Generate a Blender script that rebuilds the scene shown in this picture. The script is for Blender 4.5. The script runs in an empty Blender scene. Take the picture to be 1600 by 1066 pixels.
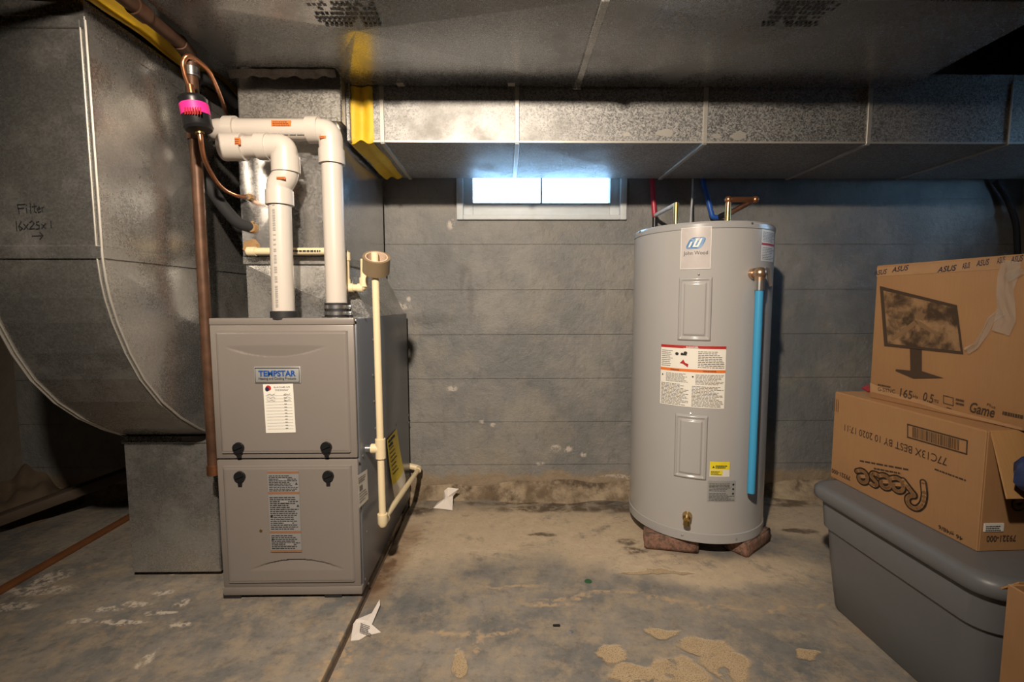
import bpy, bmesh, math, random
from mathutils import Vector, Matrix
from math import sin, cos, pi, radians as R
random.seed(7)
SC = bpy.context.scene
COL = SC.collection
# ------------------------------------------------------------------ camera
F, PITCH, YAW, ROLL, CH = 733.0, R(4.75), R(.75), R(-.1), .944
fw = Vector((sin(YAW)*cos(PITCH), cos(YAW)*cos(PITCH), -sin(PITCH)))
rt = Vector((cos(YAW), -sin(YAW), 0)); up = rt.cross(fw)
rt, up = cos(ROLL)*rt + sin(ROLL)*up, -sin(ROLL)*rt + cos(ROLL)*up
O = Vector((0, 0, CH))
cam_data = bpy.data.cameras.new('camera'); cam = bpy.data.objects.new('camera', cam_data); COL.objects.link(cam)
cam_data.sensor_width = 36; cam_data.sensor_fit = 'HORIZONTAL'; cam_data.lens = F/1600*36; cam_data.clip_start = .02
M = Matrix((rt, up, -fw)).transposed().to_4x4(); M.translation = O; cam.matrix_world = M
SC.camera = cam
# ------------------------------------------------------------------ light and exposure
LAMP_W = 250.0
LAMP_COL = (1.0, .85, .685)
SKY_COL, SKY_STR = (.36, .66, 1.0), 11.0
SC.view_settings.view_transform = 'Standard'; SC.view_settings.look = 'None'
SC.view_settings.gamma = 1; SC.view_settings.use_curve_mapping = False
SC.view_settings.exposure = 0.0
W = bpy.data.worlds.new('overcast_sky'); SC.world = W; W.use_nodes = True
bg = W.node_tree.nodes['Background']; bg.inputs[0].default_value = (*SKY_COL, 1); bg.inputs[1].default_value = SKY_STR
def portal(name, loc, sx, sy, rot):
    l = bpy.data.lights.new(name, 'AREA'); l.shape = 'RECTANGLE'; l.size = sx; l.size_y = sy
    l.cycles.is_portal = True
    o = bpy.data.objects.new(name, l); COL.objects.link(o); o.location = loc; o.rotation_euler = rot
    return o

# ------------------------------------------------------------------ pixel helpers (1600x1066 photo pixels to directions)
def ray(u, v): return fw + rt*((u-800)/F) - up*((v-533)/F)
def pY(u, v, y): d = ray(u, v); return O + d*(y/d.y)
def pX(u, v, x): d = ray(u, v); return O + d*(x/d.x)
def pZ(u, v, z): d = ray(u, v); return O + d*((z-O.z)/d.z)

# ------------------------------------------------------------------ materials
MATS = {}
class NT:
    """small node builder"""
    def __init__(s, name):
        s.m = bpy.data.materials.new(name); s.m.use_nodes = True
        s.t = s.m.node_tree; s.b = s.t.nodes['Principled BSDF']; MATS[name] = s.m
        s._pos = None
    def n(s, typ, **kw):
        nd = s.t.nodes.new(typ)
        for k, v in kw.items(): setattr(nd, k, v)
        return nd
    def link(s, a, b): s.t.links.new(a, b)
    def put(s, sock, v):
        if isinstance(v, bpy.types.NodeSocket): s.link(v, sock)
        elif isinstance(v, (tuple, list)) and sock.type == 'RGBA' and len(v) == 3: sock.default_value = (*v, 1)
        else: sock.default_value = v
    @property
    def pos(s):
        if s._pos is None: s._pos = s.n('ShaderNodeNewGeometry').outputs['Position']
        return s._pos
    def noise(s, scale, detail=4, rough=.6, vec=None, dist=0, out='Fac'):
        nd = s.n('ShaderNodeTexNoise'); s.put(nd.inputs['Vector'], vec or s.pos)
        nd.inputs['Scale'].default_value = scale; nd.inputs['Detail'].default_value = detail
        nd.inputs['Roughness'].default_value = rough; nd.inputs['Distortion'].default_value = dist
        return nd.outputs[out]
    def vor(s, scale, out='Color', vec=None):
        nd = s.n('ShaderNodeTexVoronoi'); s.put(nd.inputs['Vector'], vec or s.pos); nd.inputs['Scale'].default_value = scale
        return nd.outputs[out]
    def math(s, op, a, b=0.0, c=0.0):
        nd = s.n('ShaderNodeMath', operation=op); s.put(nd.inputs[0], a); s.put(nd.inputs[1], b); s.put(nd.inputs[2], c); return nd.outputs[0]
    def rng(s, v, a, b, c=0.0, d=1.0, smooth=True):
        nd = s.n('ShaderNodeMapRange'); nd.interpolation_type = 'SMOOTHSTEP' if smooth else 'LINEAR'
        for i, x in enumerate((v, a, b, c, d)): s.put(nd.inputs[i], x)
        return nd.outputs[0]
    def mix(s, f, a, b):
        nd = s.n('ShaderNodeMix', data_type='RGBA'); s.put(nd.inputs[0], f); s.put(nd.inputs[6], a); s.put(nd.inputs[7], b); return nd.outputs[2]
    def scale(s, vec, xyz):
        nd = s.n('ShaderNodeVectorMath', operation='MULTIPLY'); s.put(nd.inputs[0], vec); nd.inputs[1].default_value = xyz; return nd.outputs[0]
    def xyz(s, vec=None):
        nd = s.n('ShaderNodeSeparateXYZ'); s.put(nd.inputs[0], vec or s.pos); return nd.outputs
    def warp(s, amt, scale):
        c = s.noise(scale, 3, .6, out='Color')
        a = s.n('ShaderNodeVectorMath', operation='SUBTRACT'); s.put(a.inputs[0], c); a.inputs[1].default_value = (.5, .5, .5)
        b = s.n('ShaderNodeVectorMath', operation='SCALE'); s.put(b.inputs[0], a.outputs[0]); b.inputs['Scale'].default_value = amt
        d = s.n('ShaderNodeVectorMath', operation='ADD'); s.put(d.inputs[0], s.pos); s.put(d.inputs[1], b.outputs[0]); return d.outputs[0]
    def blob(s, vec, c, rx, ry=None, rz=None, soft=.35):
        """1 inside an ellipse round c, 0 outside"""
        ry = ry or rx; rz = rz or 1e3
        a = s.n('ShaderNodeVectorMath', operation='SUBTRACT'); s.put(a.inputs[0], vec); a.inputs[1].default_value = c
        b = s.scale(a.outputs[0], (1/rx, 1/ry, 1/rz))
        l = s.n('ShaderNodeVectorMath', operation='LENGTH'); s.put(l.inputs[0], b)
        return s.rng(l.outputs['Value'], 1-soft, 1+soft, 1.0, 0.0)
    def mx(s, *a):
        r = a[0]
        for x in a[1:]: r = s.math('MAXIMUM', r, x)
        return r
    def bump(s, h, strength=.3, dist=.01):
        nd = s.n('ShaderNodeBump'); s.put(nd.inputs['Height'], h); nd.inputs['Strength'].default_value = strength; nd.inputs['Distance'].default_value = dist
        s.link(nd.outputs[0], s.b.inputs['Normal'])
    def end(s, col, rough=.5, metal=0.0, **kw):
        s.put(s.b.inputs['Base Color'], col); s.put(s.b.inputs['Roughness'], rough); s.put(s.b.inputs['Metallic'], metal)
        for k, v in kw.items(): s.put(s.b.inputs[k], v)
        return s.m
def plain(name, col, rough=.5, metal=0.0, var=.12, scale=30, bump=0, bscale=200, **kw):
    t = NT(name); f = t.noise(scale, 4)
    lo = tuple(c*(1-var) for c in col); hi = tuple(min(1, c*(1+var)) for c in col)
    if bump: t.bump(t.noise(bscale, 3), bump, .002)
    return t.end(t.mix(f, lo, hi), rough, metal, **kw)
def galvanised(name, dark, light, r0, r1, spangle=85, dust=.35, dustcol=(.20, .18, .16), bump=.12, metal=.92, cellbump=.5):
    t = NT(name)
    w = t.warp(.01, 40)
    cell = t.n('ShaderNodeSeparateColor'); t.put(cell.inputs[0], t.vor(spangle, 'Color', w)); c = cell.outputs[0]
    col = t.mix(c, dark, light)
    d = t.math('MULTIPLY', t.rng(t.noise(5, 6, .65), .45, .75), dust)
    col = t.mix(d, col, dustcol)
    t.bump(t.math('ADD', t.math('MULTIPLY', c, cellbump), t.noise(9, 3)), bump, .004)
    return t.end(col, t.math('ADD', t.rng(c, 0, 1, r0, r1), t.math('MULTIPLY', d, .4)), t.math('SUBTRACT', metal, t.math('MULTIPLY', d, .5)))
galvanised('galv', (.42, .41, .395), (.55, .54, .52), .23, .30, 260, .40, (.25, .23, .20), .08, .85, .02)
galvanised('galv_spangled', (.15, .15, .15), (.46, .45, .435), .42, .60, 240, .45, (.29, .275, .25), .16, .70)
galvanised('galv_dull', (.27, .255, .23), (.40, .385, .355), .36, .50, 240, .6, (.22, .20, .17), .05, .8)
galvanised('galv_bright', (.58, .58, .58), (.72, .72, .71), .15, .23, 220, .12, (.4, .4, .4), .10, .92, .02)
galvanised('galv_trunk', (.32, .325, .335), (.41, .415, .425), .22, .30, 320, .3, (.20, .20, .195), .04, .90, .02)
plain('cleat', (.50, .475, .43), .42, .55, .1, 60)
plain('furnace_paint', (.215, .190, .172), .36, .0, .04, 12, .04, 600)
plain('furnace_side', (.135, .150, .180), .30, .25, .06, 14, .03, 500)
plain('heater_paint', (.40, .39, .385), .17, .0, .02, 8)
plain('heater_ring', (.36, .36, .365), .25, .0, .02, 8)
plain('black_plastic', (.012, .012, .013), .35)
plain('black_rubber', (.018, .018, .02), .6, bump=.1)
plain('insulation_foam', (.022, .022, .024), .75, bump=.2, bscale=300)
plain('pvc_white', (.60, .545, .485), .32, .0, .02, 10)
plain('pvc_cream', (.80, .66, .42), .38, .0, .05, 14)
plain('tape_brown', (.235, .17, .10), .35)
plain('tape_core', (.62, .47, .36), .6)
plain('copper', (.55, .24, .12), .32, .9, .3, 40)
plain('copper_dull', (.11, .055, .032), .50, .45, .75, 22)
plain('brass', (.48, .33, .13), .30, .95, .2, 50)
plain('bronze', (.55, .38, .26), .33, .9, .2, 50)
plain('steel', (.62, .62, .63), .28, .95, .1, 50)
plain('canvas_yellow', (.74, .47, .025), .6, .0, .18, 25, .3, 90)
plain('putty', (.33, .20, .09), .85, .0, .3, 60, .5, 120)
plain('pink_sticker', (.85, .03, .30), .5)
plain('white_paper', (.80, .77, .70), .6, .0, .02)
plain('paper_scrap', (.74, .68, .62), .7, .0, .06)
plain('label_white', (.72, .70, .66), .4, .0, .02)
plain('label_silver', (.40, .40, .39), .35, .3, .05)
plain('label_grey', (.25, .245, .245), .4, .0, .05)
plain('mill_ink', (.055, .058, .066), .4, .6)
plain('maker_white', (.52, .48, .47), .22)
plain('ink_black', (.02, .02, .022), .6)
plain('ink_grey', (.16, .15, .15), .6)
plain('ink_blue', (.01, .07, .30), .5)
plain('ink_navy', (.018, .022, .05), .55)
plain('ink_brown', (.055, .032, .018), .7)
plain('ink_mid', (.20, .115, .055), .65)
plain('ink_faint', (.33, .31, .29), .5)
plain('ink_red', (.42, .02, .02), .5)
plain('ink_orange', (.72, .18, .03), .5)
plain('rust_print', (.27, .13, .065), .5)
plain('logo_blue', (.02, .15, .36), .4)
plain('label_yellow', (.80, .66, .03), .4)
plain('tag_yellow', (.78, .62, .02), .45)
plain('pex_red', (.45, .03, .06), .35)
plain('pex_blue', (.02, .10, .42), .35)
plain('pipe_cyan', (.055, .34, .62), .35, .0, .03)
plain('cable_white', (.62, .62, .62), .5)
plain('tote_grey', (.135, .138, .148), .42, .0, .05, 30, .05, 500)
plain('bag_blue', (.022, .035, .10), .45, .0, .2, 20)
plain('window_white', (.60, .64, .66), .5, .0, .12, 25, .1, 80)
plain('wood_joist', (.10, .062, .036), .75, .0, .4, 9, .2, 60)
plain('wood_strip', (.17, .065, .022), .6, .0, .3, 20, .2, 90)
plain('wood_dark', (.075, .052, .036), .75, .0, .35, 12, .2, 60)
plain('soil', (.12, .085, .055), .95, .0, .45, 14, .7, 40)
t = NT('brick_clay'); t.bump(t.noise(90, 4), .8, .004); t.end(t.mix(t.rng(t.noise(38, 6, .8), .42, .62), t.mix(t.noise(14, 4), (.30, .15, .10), (.22, .13, .10)), (.10, .068, .05)), .95)
plain('porcelain', (.75, .74, .70), .25)
plain('clear_tape', (.55, .46, .38), .12, .0, .15, 40, .5, 60, **{'Alpha': .42})
plain('green_scrap', (.03, .10, .04), .5)
plain('red_scrap', (.5, .04, .05), .5)
# cardboard
t = NT('cardboard'); fl = t.noise(260, 2, .5, t.scale(t.pos, (1, 1, .06))); a = t.noise(6, 5, .6)
t.bump(t.noise(35, 3), .12, .004)
t.end(t.mix(t.math('ADD', t.math('MULTIPLY', a, .7), t.math('MULTIPLY', fl, .3)), (.30, .155, .066), (.43, .235, .105)), .7)
t = NT('cardboard_inner'); fl = t.noise(160, 2, .5, t.scale(t.pos, (1, .05, .05)))
t.end(t.mix(fl, (.36, .19, .07), (.50, .28, .11)), .75)
t = NT('kraft_worn'); t.end(t.mix(t.noise(30, 4), (.34, .19, .088), (.43, .25, .125)), .8)
# printed picture on the monitor box: clouds in dark brown ink
t = NT('printed_picture'); c = t.noise(22, 5, .6, t.warp(.05, 9)); t.end(t.mix(t.rng(c, .38, .66), (.050, .028, .014), (.30, .175, .085)), .65)
# daylight glass
t = NT('glass'); t.end((.9, .95, 1), .02, 0, **{'Transmission Weight': 1.0, 'IOR': 1.02})
# bulb
t = NT('bulb_glass'); t.end((.85, .83, .78), .3)
# painted block wall
t = NT('wall_paint'); wv = t.warp(.06, 7); z = t.xyz(wv)[2]
n1 = t.noise(3, 6, .65); n2 = t.noise(60, 4, .7)
col = t.mix(t.rng(n1, .35, .7), (.165, .168, .168), (.26, .248, .23))
col = t.mix(t.math('MULTIPLY', t.rng(t.noise(2.2, 5, .7, wv), .50, .68), .55), col, (.30, .265, .21))
col = t.mix(t.math('MULTIPLY', t.rng(t.noise(26, 5, .75, t.scale(t.pos, (1, 1, .45))), .5, .7), .35), col, (.11, .108, .105))
bare = t.rng(t.math('ADD', z, t.math('MULTIPLY', t.noise(14, 5, .7), .10)), .145, .18, 1.0, 0.0)
col = t.mix(bare, col, t.mix(t.noise(18, 5), (.20, .15, .10), (.36, .285, .20)))
for (u, v, rx, rz) in [(705, 607, .022, .012), (752, 660, .014, .010), (770, 665, .012, .010), (870, 700, .02, .016), (888, 703, .016, .02), (912, 712, .014, .012), (843, 724, .02, .01), (622, 478, .05, .02), (705, 350, .02, .02), (1005, 745, .2, .008), (640, 465, .01, .012)]:
    c = pY(u, v, 2.225)
    g = t.math('MULTIPLY', t.blob(wv, tuple(c), rx, 10, rz, .5), t.rng(n2, .42, .5))
    col = t.mix(g, col, (.50, .45, .40))
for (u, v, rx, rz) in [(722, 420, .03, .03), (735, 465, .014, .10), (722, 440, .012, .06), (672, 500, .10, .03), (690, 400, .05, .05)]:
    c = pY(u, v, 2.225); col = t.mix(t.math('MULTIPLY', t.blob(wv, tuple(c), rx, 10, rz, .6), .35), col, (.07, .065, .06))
spk = t.math('MULTIPLY', t.rng(t.noise(140, 2, .5), .70, .76), .5); col = t.mix(spk, col, (.4, .37, .33))
t.bump(t.math('ADD', n2, t.math('MULTIPLY', t.noise(14, 4), 1.6)), .55, .008)
t.end(col, .55)
t = NT('wall_rough'); t.bump(t.noise(20, 5), .5, .01); t.end(t.mix(t.noise(4, 6, .7), (.10, .085, .065), (.24, .21, .165)), .85)
t = NT('cove_mortar'); t.bump(t.noise(35, 5), .6, .012)
col = t.mix(t.rng(t.noise(8, 6, .7), .35, .65), (.14, .098, .062), (.36, .285, .195)); col = t.mix(t.rng(t.noise(5, 6, .7), .5, .62), col, (.09, .062, .042)); t.end(col, .9)
# concrete floor: grey paint worn to beige
t = NT('floor_concrete'); wv = t.warp(.16, 5); wf = t.warp(.05, 18); wm = t.warp(.11, 8)
big = t.noise(2.6, 7, .68, wv); fine = t.noise(45, 5, .7)
paint = t.mix(t.rng(t.noise(3.3, 6, .65), .34, .66), (.165, .165, .162), (.32, .285, .245))
paint = t.mix(t.math('MULTIPLY', t.rng(t.noise(17, 6, .78), .5, .68), .5), paint, (.11, .098, .085))
paint = t.mix(t.math('MULTIPLY', t.rng(t.noise(9, 6, .75), .44, .64), .75), paint, (.40, .32, .23))
beige = t.mix(t.noise(22, 6, .7), (.44, .34, .235), (.72, .59, .43))
beige = t.mix(t.rng(t.noise(170, 2, .5), .70, .76), beige, (.07, .045, .03))
def G(u, v): c = pZ(u, v, 0); return (c.x, c.y, 0)
zone = t.mx(*[t.blob(wv, G(u, v), rx, ry, None, .4) for (u, v, rx, ry) in
     [(760, 828, .50, .23), (660, 840, .22, .25), (940, 835, .28, .22), (1150, 890, .32, .10), (1020, 880, .2, .08), (1235, 800, .25, .25)]])
zone = t.math('MULTIPLY', zone, t.rng(t.noise(7, 6, .72), .28, .48))
patch = t.mx(*[t.blob(wm, G(u, v), rx, ry, None, .14) for (u, v, rx, ry) in
     [(955, 1025, .045, .04), (1000, 1055, .07, .035), (1060, 1052, .07, .05), (1100, 1010, .075, .035), (1135, 1040, .06, .06), (1030, 990, .035, .02), (1035, 985, .05, .016), (720, 1040, .022, .05), (1265, 1022, .04, .016), (1030, 893, .13, .014)]])
patch = t.math('MULTIPLY', patch, t.rng(t.noise(15, 6, .7), .36, .43))
crk = t.mx(*[t.blob(wm, G(u, v), rx, ry, None, .5) for (u, v, rx, ry) in
     [(800, 915, .10, .010), (860, 945, .09, .012), (900, 935, .10, .010), (960, 930, .09, .008), (1040, 938, .09, .008), (1110, 945, .08, .007), (1180, 950, .12, .008), (1270, 947, .09, .008), (720, 990, .10, .010), (780, 990, .06, .010), (745, 1005, .01, .06), (535, 1010, .018, .12), (520, 1050, .02, .12), (500, 1062, .02, .1)]])
crk = t.math('MULTIPLY', crk, t.rng(t.noise(38, 5, .7), .42, .56))
fg = t.noise(48, 8, .78)
beige = t.mix(t.math('MULTIPLY', t.rng(fg, .52, .70), .55), beige, (.25, .18, .11))
paint = t.mix(t.math('MULTIPLY', t.rng(fg, .50, .72), .45), paint, (.085, .075, .064))
paint = t.mix(t.math('MULTIPLY', t.rng(t.noise(11, 7, .8, wm), .56, .66), .6), paint, (.36, .26, .17))
col = t.mix(zone, paint, beige); col = t.mix(patch, col, t.mix(t.rng(t.noise(330, 2), .52, .66), t.mix(t.noise(25, 5), (.40, .29, .17), (.58, .45, .29)), (.17, .11, .065))); col = t.mix(crk, col, (.46, .34, .22))
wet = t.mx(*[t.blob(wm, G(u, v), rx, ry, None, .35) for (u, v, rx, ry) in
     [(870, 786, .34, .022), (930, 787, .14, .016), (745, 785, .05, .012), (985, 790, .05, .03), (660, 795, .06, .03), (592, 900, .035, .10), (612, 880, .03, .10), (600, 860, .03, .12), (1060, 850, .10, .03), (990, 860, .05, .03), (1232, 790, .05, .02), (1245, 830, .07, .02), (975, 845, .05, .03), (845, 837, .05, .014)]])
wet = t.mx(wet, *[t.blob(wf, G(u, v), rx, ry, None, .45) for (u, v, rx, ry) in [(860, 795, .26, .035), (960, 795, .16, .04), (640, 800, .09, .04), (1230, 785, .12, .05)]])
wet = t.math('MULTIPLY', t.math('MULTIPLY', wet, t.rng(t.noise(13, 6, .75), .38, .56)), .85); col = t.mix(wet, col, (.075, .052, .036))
rust = t.math('MULTIPLY', t.mx(*[t.blob(wf, G(u, v), .05, .10, None, .5) for (u, v) in [(618, 875), (590, 915), (640, 840)]]), .5); col = t.mix(rust, col, (.26, .14, .065))
wh = t.mx(*[t.blob(wf, G(u, v), rx, ry, None, .3) for (u, v, rx, ry) in
     [(80, 905, .05, .05), (60, 925, .10, .03), (15, 950, .08, .02), (165, 955, .05, .012), (215, 945, .05, .014), (255, 928, .035, .014), (125, 972, .03, .012), (190, 975, .08, .010), (250, 960, .05, .010), (285, 945, .02, .02), (282, 980, .03, .012), (232, 1030, .012, .035), (275, 898, .02, .006)]])
wh = t.math('MULTIPLY', wh, t.rng(t.noise(55, 5, .75), .44, .56)); col = t.mix(wh, col, (.62, .54, .45))
spk = t.math('MULTIPLY', t.rng(t.noise(220, 2, .5), .70, .76), .5); col = t.mix(spk, col, (.38, .31, .24))
hgt = t.math('ADD', t.math('MULTIPLY', fine, .5), t.math('ADD', t.math('MULTIPLY', zone, .6), t.math('MULTIPLY', patch, -.9)))
t.bump(hgt, .5, .008)
t.end(col, t.math('SUBTRACT', t.rng(fine, .2, .8, .50, .72), t.math('MULTIPLY', wet, .25)))

# ------------------------------------------------------------------ mesh builder
def smooth_path(pts, r, n=6):
    """polyline with rounded corners"""
    pts = [Vector(p) for p in pts]; out = [pts[0]]
    for i in range(1, len(pts)-1):
        a, b, c = pts[i-1], pts[i], pts[i+1]
        d1 = (a-b); d2 = (c-b); k = min(r, d1.length*.49, d2.length*.49)
        p, q = b + d1.normalized()*k, b + d2.normalized()*k
        for j in range(n+1):
            s = j/n; out.append(p*(1-s)**2 + b*2*s*(1-s) + q*s*s)
    out.append(pts[-1]); return out
class MB:
    def __init__(s): s.v = []; s.f = []
    def add(s, vs, fs):
        o = len(s.v); s.v += [Vector(x) for x in vs]; s.f += [tuple(i+o for i in f) for f in fs]; return s
    def box(s, x0, x1, y0, y1, z0, z1):
        vs = [(x, y, z) for z in (z0, z1) for y in (y0, y1) for x in (x0, x1)]
        return s.add(vs, [(0, 2, 3, 1), (4, 5, 7, 6), (0, 1, 5, 4), (2, 6, 7, 3), (0, 4, 6, 2), (1, 3, 7, 5)])
    def tube(s, pts, r, n=14, caps=True):
        pts = [Vector(p) for p in pts]; m = len(pts); rs = r if isinstance(r, (list, tuple)) else [r]*m
        T = [(pts[min(i+1, m-1)]-pts[max(i-1, 0)]).normalized() for i in range(m)]
        u = T[0].orthogonal().normalized(); vs = []
        for i in range(m):
            u = (u - T[i]*u.dot(T[i])).normalized(); w = T[i].cross(u)
            vs += [pts[i] + (u*cos(2*pi*k/n) + w*sin(2*pi*k/n))*rs[i] for k in range(n)]
        fs = [(i*n+k, i*n+(k+1) % n, (i+1)*n+(k+1) % n, (i+1)*n+k) for i in range(m-1) for k in range(n)]
        if caps: fs += [tuple(range(n-1, -1, -1)), tuple(range((m-1)*n, m*n))]
        return s.add(vs, fs)
    def ring(s, a, b, r0, r1, n=24):
        """hollow sleeve from a to b"""
        a, b = Vector(a), Vector(b); t_ = (b-a).normalized(); u = t_.orthogonal().normalized(); w = t_.cross(u); vs = []
        for p, r in ((a, r0), (a, r1), (b, r1), (b, r0)): vs += [p + (u*cos(2*pi*k/n)+w*sin(2*pi*k/n))*r for k in range(n)]
        return s.add(vs, [(i*n+k, i*n+(k+1) % n, ((i+1) % 4)*n+(k+1) % n, ((i+1) % 4)*n+k) for i in range(4) for k in range(n)])
    def lathe(s, prof, c=(0, 0, 0), n=48):
        vs = [(c[0]+r*cos(2*pi*k/n), c[1]+r*sin(2*pi*k/n), c[2]+z) for r, z in prof for k in range(n)]; m = len(prof)
        fs = [(i*n+k, i*n+(k+1) % n, (i+1)*n+(k+1) % n, (i+1)*n+k) for i in range(m-1) for k in range(n)]
        return s.add(vs, fs + [tuple(range(n-1, -1, -1)), tuple(range((m-1)*n, m*n))])
    def prism(s, poly, vec):
        n = len(poly); vec = Vector(vec); vs = [Vector(p) for p in poly]; vs += [p+vec for p in vs]
        return s.add(vs, [tuple(range(n-1, -1, -1)), tuple(range(n, 2*n))] + [(i, (i+1) % n, n+(i+1) % n, n+i) for i in range(n)])
    def quad(s, a, b, c, d): return s.add([a, b, c, d], [(0, 1, 2, 3)])
    def grid(s, fn, nu, nv):
        vs = [fn(i/nu, j/nv) for j in range(nv+1) for i in range(nu+1)]
        return s.add(vs, [(j*(nu+1)+i, j*(nu+1)+i+1, (j+1)*(nu+1)+i+1, (j+1)*(nu+1)+i) for j in range(nv) for i in range(nu)])
    def sphere(s, c, r, n=12, sz=(1, 1, 1)):
        c = Vector(c); vs = [c+Vector((0, 0, -r*sz[2]))]; m = n//2
        for j in range(1, m):
            a = -pi/2+pi*j/m; vs += [c+Vector((cos(a)*cos(2*pi*k/n)*r*sz[0], cos(a)*sin(2*pi*k/n)*r*sz[1], sin(a)*r*sz[2])) for k in range(n)]
        vs.append(c+Vector((0, 0, r*sz[2]))); e = len(vs)-1
        fs = [(0, 1+(k+1) % n, 1+k) for k in range(n)] + [(1+j*n+k, 1+j*n+(k+1) % n, 1+(j+1)*n+(k+1) % n, 1+(j+1)*n+k) for j in range(m-2) for k in range(n)]
        fs += [(e, 1+(m-2)*n+k, 1+(m-2)*n+(k+1) % n) for k in range(n)]
        return s.add(vs, fs)
    def build(s, name, mat, parent=None, local=False, smooth=35, bevel=0, seg=2):
        me = bpy.data.meshes.new(name); off = Vector((0, 0, 0))
        if parent is not None and not local:
            q = parent
            while q is not None: off += q.location; q = q.parent
        base = off
        if parent is None and not local:      # origin at the base centre of the thing
            lo = Vector([min(v[i] for v in s.v) for i in range(3)]); hi = Vector([max(v[i] for v in s.v) for i in range(3)])
            base = Vector(((lo.x+hi.x)/2, (lo.y+hi.y)/2, lo.z))
        me.from_pydata([tuple(v-base) for v in s.v], [], s.f)
        bm = bmesh.new(); bm.from_mesh(me)
        bmesh.ops.recalc_face_normals(bm, faces=bm.faces)
        if bevel: bmesh.ops.bevel(bm, geom=bm.edges[:], offset=bevel, segments=seg, affect='EDGES', profile=.5, clamp_overlap=True)
        bm.to_mesh(me); bm.free()
        if smooth:
            me.polygons.foreach_set('use_smooth', [True]*len(me.polygons)); me.set_sharp_from_angle(angle=R(smooth))
        me.materials.append(MATS[mat])
        o = bpy.data.objects.new(name, me); COL.objects.link(o)
        if parent is not None: o.parent = parent
        else: o.location = base
        return o
def thing(name, label, cat, loc=(0, 0, 0), rz=0, group=None):
    o = bpy.data.objects.new(name, None); COL.objects.link(o); o.empty_display_size = .05
    o.location = loc; o.rotation_euler = (0, 0, rz); o['label'] = label; o['category'] = cat
    if group: o['group'] = group
    return o
def tag(o, label, cat, group=None):
    o['label'] = label; o['category'] = cat
    if group: o['group'] = group
    return o
def struct(o): o['kind'] = 'structure'; return o
_cache = {}
def text2d(s, bold=0.0, shear=0.0):
    k = (s, bold, shear)
    if k not in _cache:
        cu = bpy.data.curves.new('t', 'FONT'); cu.body = s; cu.resolution_u = 3; cu.offset = bold; cu.shear = shear
        ob = bpy.data.objects.new('t', cu); COL.objects.link(ob)
        bpy.context.view_layer.update()
        me = ob.evaluated_get(bpy.context.evaluated_depsgraph_get()).to_mesh()
        vs = [(v.co.x, v.co.y) for v in me.vertices]; fs = [tuple(p.vertices) for p in me.polygons]
        ob.evaluated_get(bpy.context.evaluated_depsgraph_get()).to_mesh_clear()
        bpy.data.objects.remove(ob); bpy.data.curves.remove(cu)
        _cache[k] = (vs, fs)
    return _cache[k]
def write(mb, s, w, h, fn, bold=0.0, shear=0.0, box=None):
    """text s fitted to w x h round 0,0 and mapped by fn(x, y)"""
    vs, fs = text2d(s, bold, shear); bx = box or (min(v[0] for v in vs), max(v[0] for v in vs), min(v[1] for v in vs), max(v[1] for v in vs))
    cx, cy = (bx[0]+bx[1])/2, (bx[2]+bx[3])/2; sx, sy = w/(bx[1]-bx[0]), h/(bx[3]-bx[2])
    mb.add([fn((x-cx)*sx, (y-cy)*sy) for x, y in vs], fs); return bx
def rows(mb, x0, x1, y0, y1, n, fn, fill=.5, seed=1, full=.9):
    """n rows of little printed words between the corners"""
    rg = random.Random(seed); dy = (y1-y0)/n
    for i in range(n):
        y = y0+dy*i; x = x0; end = x0+(x1-x0)*rg.uniform(full-.25, full+.1)
        while x < min(end, x1):
            w = (x1-x0)*rg.uniform(.05, .16); e = min(x+w, x1)
            mb.quad(fn(x, y), fn(e, y), fn(e, y+dy*fill), fn(x, y+dy*fill)); x = e+(x1-x0)*.022
def planeY(cx, cz, y, ang=0, sk=0):
    c, s_ = cos(ang), sin(ang)
    return lambda a, b: Vector((cx + a*c - b*s_ + sk*b, y, cz + a*s_ + b*c))
def strokes(mb, paths, fn, w):
    """pen strokes: px polylines mapped by fn, drawn as thin ribbons in the plane of fn"""
    for p in paths:
        for a, b in zip(p, p[1:]):
            d = Vector((b[0]-a[0], b[1]-a[1])); L = d.length or 1; d /= L; n = Vector((-d.y, d.x))*w/2
            a2 = Vector(a)-d*w*.3; b2 = Vector(b)+d*w*.3
            mb.quad(*[fn(q.x, q.y) for q in (a2-n, b2-n, b2+n, a2+n)])

# ================================================================== THE ROOM
WY = 2.225; XL, XR, YN, ZC = -2.32, 2.43, -2.6, 2.22
# floor: dark bed with two slabs
fl = struct(MB().box(XL-.1, XR+.1, YN-.1, WY+.2, -.12, -.02).build('floor', 'wood_dark', smooth=0))
MB().box(XL-.1, -.462, YN-.1, WY+.1, -.06, .004).build('slab', 'floor_concrete', fl, bevel=.006)
MB().box(-.448, XR+.1, YN-.1, WY+.1, -.06, 0).build('slab', 'floor_concrete', fl, bevel=.006)
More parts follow.
